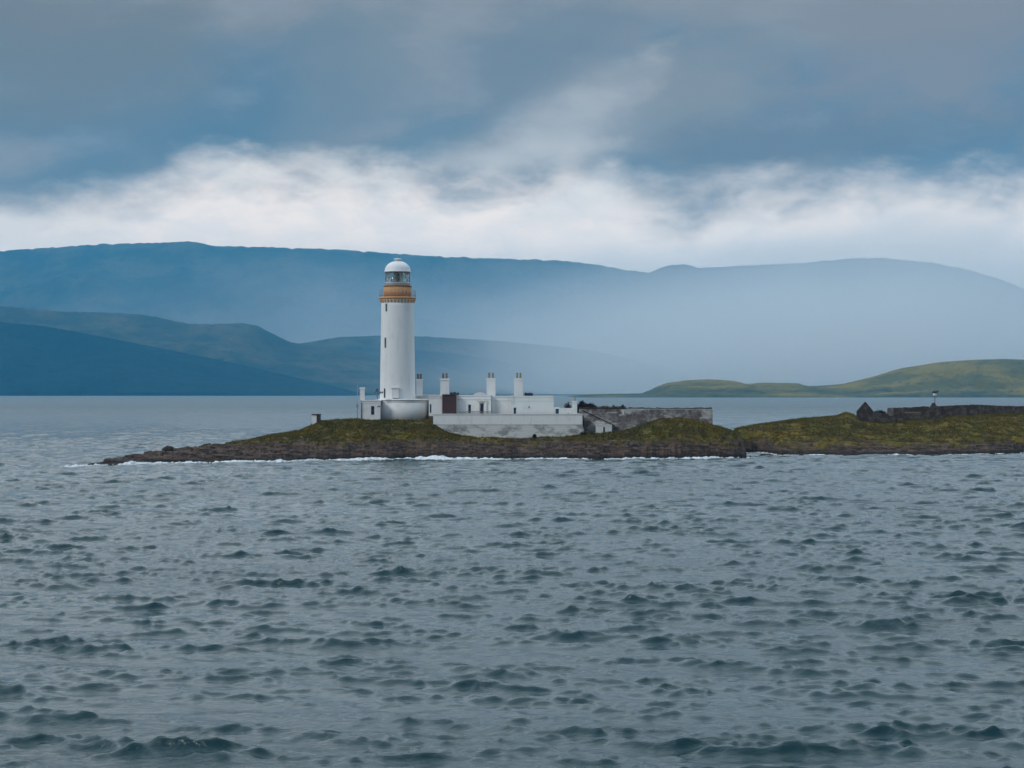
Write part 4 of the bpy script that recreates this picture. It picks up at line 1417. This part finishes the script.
# ------------------------------------------------------------------ ruins on the second islet
def build_ruins():
    d = 388.0
    gz = lambda p: cz(float(top2_y(p)), d) - 0.5
    # gable end
    g = thing('ruined_gable', 'pointed dark stone gable end of a ruined cottage', 'ruin', (cx(865, d), d, gz(865)))
    poly = [(cx(856.6, d), cz(422, d)), (cx(873.4, d), cz(422, d)), (cx(873.2, d), cz(411.6, d)), (cx(869.8, d), cz(407.2, d)), (cx(867.4, d), cz(403.8, d)), (cx(865.4, d), cz(402.6, d)), (cx(863.6, d), cz(404.2, d)), (cx(857.0, d), cz(412.0, d))]
    MB().prism(poly, d, d + 0.8).build('gable_wall', M['dark_stone'], g)
    cp = MB()
    for (a, b, c, e) in ((857.0, 412.0, 865.4, 402.6), (865.6, 402.6, 873.2, 411.6)):
        for k in range(9):
            u0, u1 = k / 9, (k + 1) / 9
            p0, q0 = a + (c - a) * u0, b + (e - b) * u0; p1, q1 = a + (c - a) * u1, b + (e - b) * u1
            cp.prism([(cx(p0, d), cz(q0, d) + 0.01), (cx(p1, d) - 0.02, cz(q1, d) + 0.01), (cx(p1, d) - 0.02, cz(q1, d) + 0.16), (cx(p0, d), cz(q0, d) + 0.16)], d - 0.05, d + 0.85)
    cp.build('skew_stones', M['dark_stone'], g)
    # tumbled low wall with grass grown top
    d = 387.2
    tw = thing('tumbled_wall', 'low tumbled dark stone wall right of the pointed gable', 'wall', (cx(884, d), d, cz(424, d)))
    pts = [(873.6, 413.4), (877, 412.6), (882, 413.8), (887, 414.6), (890, 416.0), (893.4, 415.0), (895.5, 417)]
    tops = []
    for x in np.linspace(873.6, 895.5, 46):
        y = np.interp(x, [p[0] for p in pts], [p[1] for p in pts])
        tops.append((cx(x, d), cz(y, d) + 0.14 * float(fbm(np.array([x / 1.1]), np.array([1.0]), 3)[0])))
    rough_wall(cx(873.6, d), cx(895.5, d), d, 1.0, tops, cz(426, d)).build('wall', M['dark_stone'], tw)
    bush('bush', 'yellow brown gorse growing inside the ruin behind the tumbled wall', cx(882, d), d + 2.2, cz(416, d), 9 * d / F, 1.2, cz(409.2, d) - cz(416, d), hill_mat('dry_gorse', (0.10, 0.085, 0.03), (0.13, 0.10, 0.035), (0.07, 0.055, 0.025), 0.8), 1100, None, 0.16, 77)
    # roofless cottage with pale lintel
    d = 388.4
    rc = thing('roofless_cottage', 'roofless dark stone cottage with a pale lintel over a wide opening', 'ruin', (cx(917, d), d, cz(421, d)))
    mb = MB()
    x0, x1 = cx(893.6, d), cx(929.0, d)
    wall_boxes(mb, x0, x1, d, d + 0.7, cz(424, d), cz(408.6, d), [(cx(906.4, d), cx(911.4, d), cz(416.6, d), cz(413.4, d))])
    mb.build('front_wall', M['dark_stone'], rc)
    tp = rubble_profile(x0, x1, cz(407.9, d), cz(406.4, d), 60, 0.24, 6.0)
    rough_wall(x0, x1, d + 0.004, 0.69, tp, cz(408.55, d)).build('wall_head', M['dark_stone'], rc)
    MB().box(cx(904.6, d), cx(920.6, d), d - 0.06, d - 0.003, cz(413.3, d), cz(411.8, d)).build('lintel', simple_mat('pale_lintel', (0.16, 0.135, 0.10)), rc)
    MB().box(x0, x0 + 0.7, d + 0.71, d + 6, cz(424, d), cz(408.0, d)).build('side_wall', M['dark_stone'], rc)
    bk = MB().box(x0, x1, d + 6.01, d + 6.7, cz(424, d), cz(408.8, d)); bk.build('back_wall', M['dark_stone'], rc)
    gp = [(cx(926.6, d), cz(422, d)), (cx(943.6, d), cz(422, d)), (cx(943.2, d), cz(414.4, d)), (cx(938.6, d), cz(408.4, d)), (cx(935.4, d), cz(405.0, d)), (cx(934.6, d), cz(402.9, d)), (cx(932.2, d), cz(402.9, d)), (cx(931.4, d), cz(405.2, d)), (cx(927.0, d), cz(410.0, d))]
    MB().prism(gp, d - 0.5, d + 0.35).build('gable_wall', M['dark_stone'], rc)
    # long wall
    d = 391.0
    lw = thing('field_wall', 'long dark brown stone field wall running out of the picture to the right', 'wall', (cx(980, d), d, cz(418, d)))
    pts = [(936, 406.2), (960, 405.2), (975, 404.6), (990, 405.2), (1000, 405.8), (1024, 406.2), (1100, 406.4), (1180, 407)]
    tops = []
    for x in np.linspace(936, 1180, 260):
        y = np.interp(x, [p[0] for p in pts], [p[1] for p in pts])
        tops.append((cx(x, d), cz(y, d) + 0.20 * float(fbm(np.array([x / 2.1]), np.array([3.0]), 4)[0])))
    rough_wall(cx(936, d), cx(1180, d), d, 0.8, tops, cz(424, d)).build('wall', M['dark_stone'], lw)
    # light beacon
    d = 389.8
    bc = thing('light_beacon', 'slim beacon pole with white lantern under a dark round cap', 'beacon', (cx(934.8, d), d, cz(418, d)))
    X = cx(934.8, d)
    MB().tube((X, d, cz(420, d)), (X, d, cz(396.2, d)), 0.11, 8).build('pole', M['frame_grey'], bc)
    MB().lathe(X, d, [(0.18, cz(396.25, d)), (0.34, cz(395.9, d)), (0.34, cz(393.2, d)), (0.2, cz(392.9, d)), (0, cz(392.9, d))], 16, cap=False).build('lantern', M['white'], bc)
    MB().lathe(X, d, [(0.2, cz(392.95, d)), (0.62, cz(392.5, d)), (0.58, cz(391.6, d)), (0.2, cz(390.6, d)), (0, cz(390.5, d))], 16, cap=False).build('cap', M['dark'], bc)
    MB().box(X - 0.2, X + 0.78, d + 0.35, d + 0.42, cz(392.4, d), cz(390.7, d)).build('solar_panel', M['pane'], bc)
    MB().tube((X, d, cz(392.6, d)), (X + 0.25, d + 0.35, cz(391.9, d)), 0.04, 6).build('bracket', M['frame_grey'], bc)


build_ruins()


# ------------------------------------------------------------------ far boat
def build_boat():
    d = 3350.0
    X, = (cx(838.2, d),)
    b = thing('boat', 'tiny white motor boat below the far green headland', 'boat', (X, d, 0.0))
    L_, W_ = 6.4, 2.2
    st = []
    for u, w, zk, zs in ((-1, .8, -.3, .9), (-.5, 1, -.4, .95), (0.1, 1, -.4, 1.05), (.6, .7, -.3, 1.25), (1, .04, .2, 1.5)):
        x = X + u * L_ / 2
        st.append([(x, d - w * W_ / 2, zs), (x, d - w * W_ / 3, zk), (x, d + w * W_ / 3, zk), (x, d + w * W_ / 2, zs)])
    vs = [p for s in st for p in s]; fs = []
    for i in range(4):
        for k in range(4):
            k2 = (k + 1) % 4
            fs.append((4 * i + k, 4 * i + k2, 4 * i + 4 + k2, 4 * i + 4 + k))
    fs += [(0, 1, 2, 3), (16, 17, 18, 19)]
    mb = MB(); mb.add(vs, fs); mb.build('hull', M['white'], b)
    MB().prism([(X - 1.6, 0.9), (X + 1.0, 0.9), (X + 0.6, 2.5), (X - 1.5, 2.5)], d - 0.75, d + 0.75).build('cabin', M['white'], b)
    MB().box(X - 1.2, X + 0.55, d - 0.77, d - 0.753, 1.7, 2.2).build('window', M['pane'], b)


build_boat()
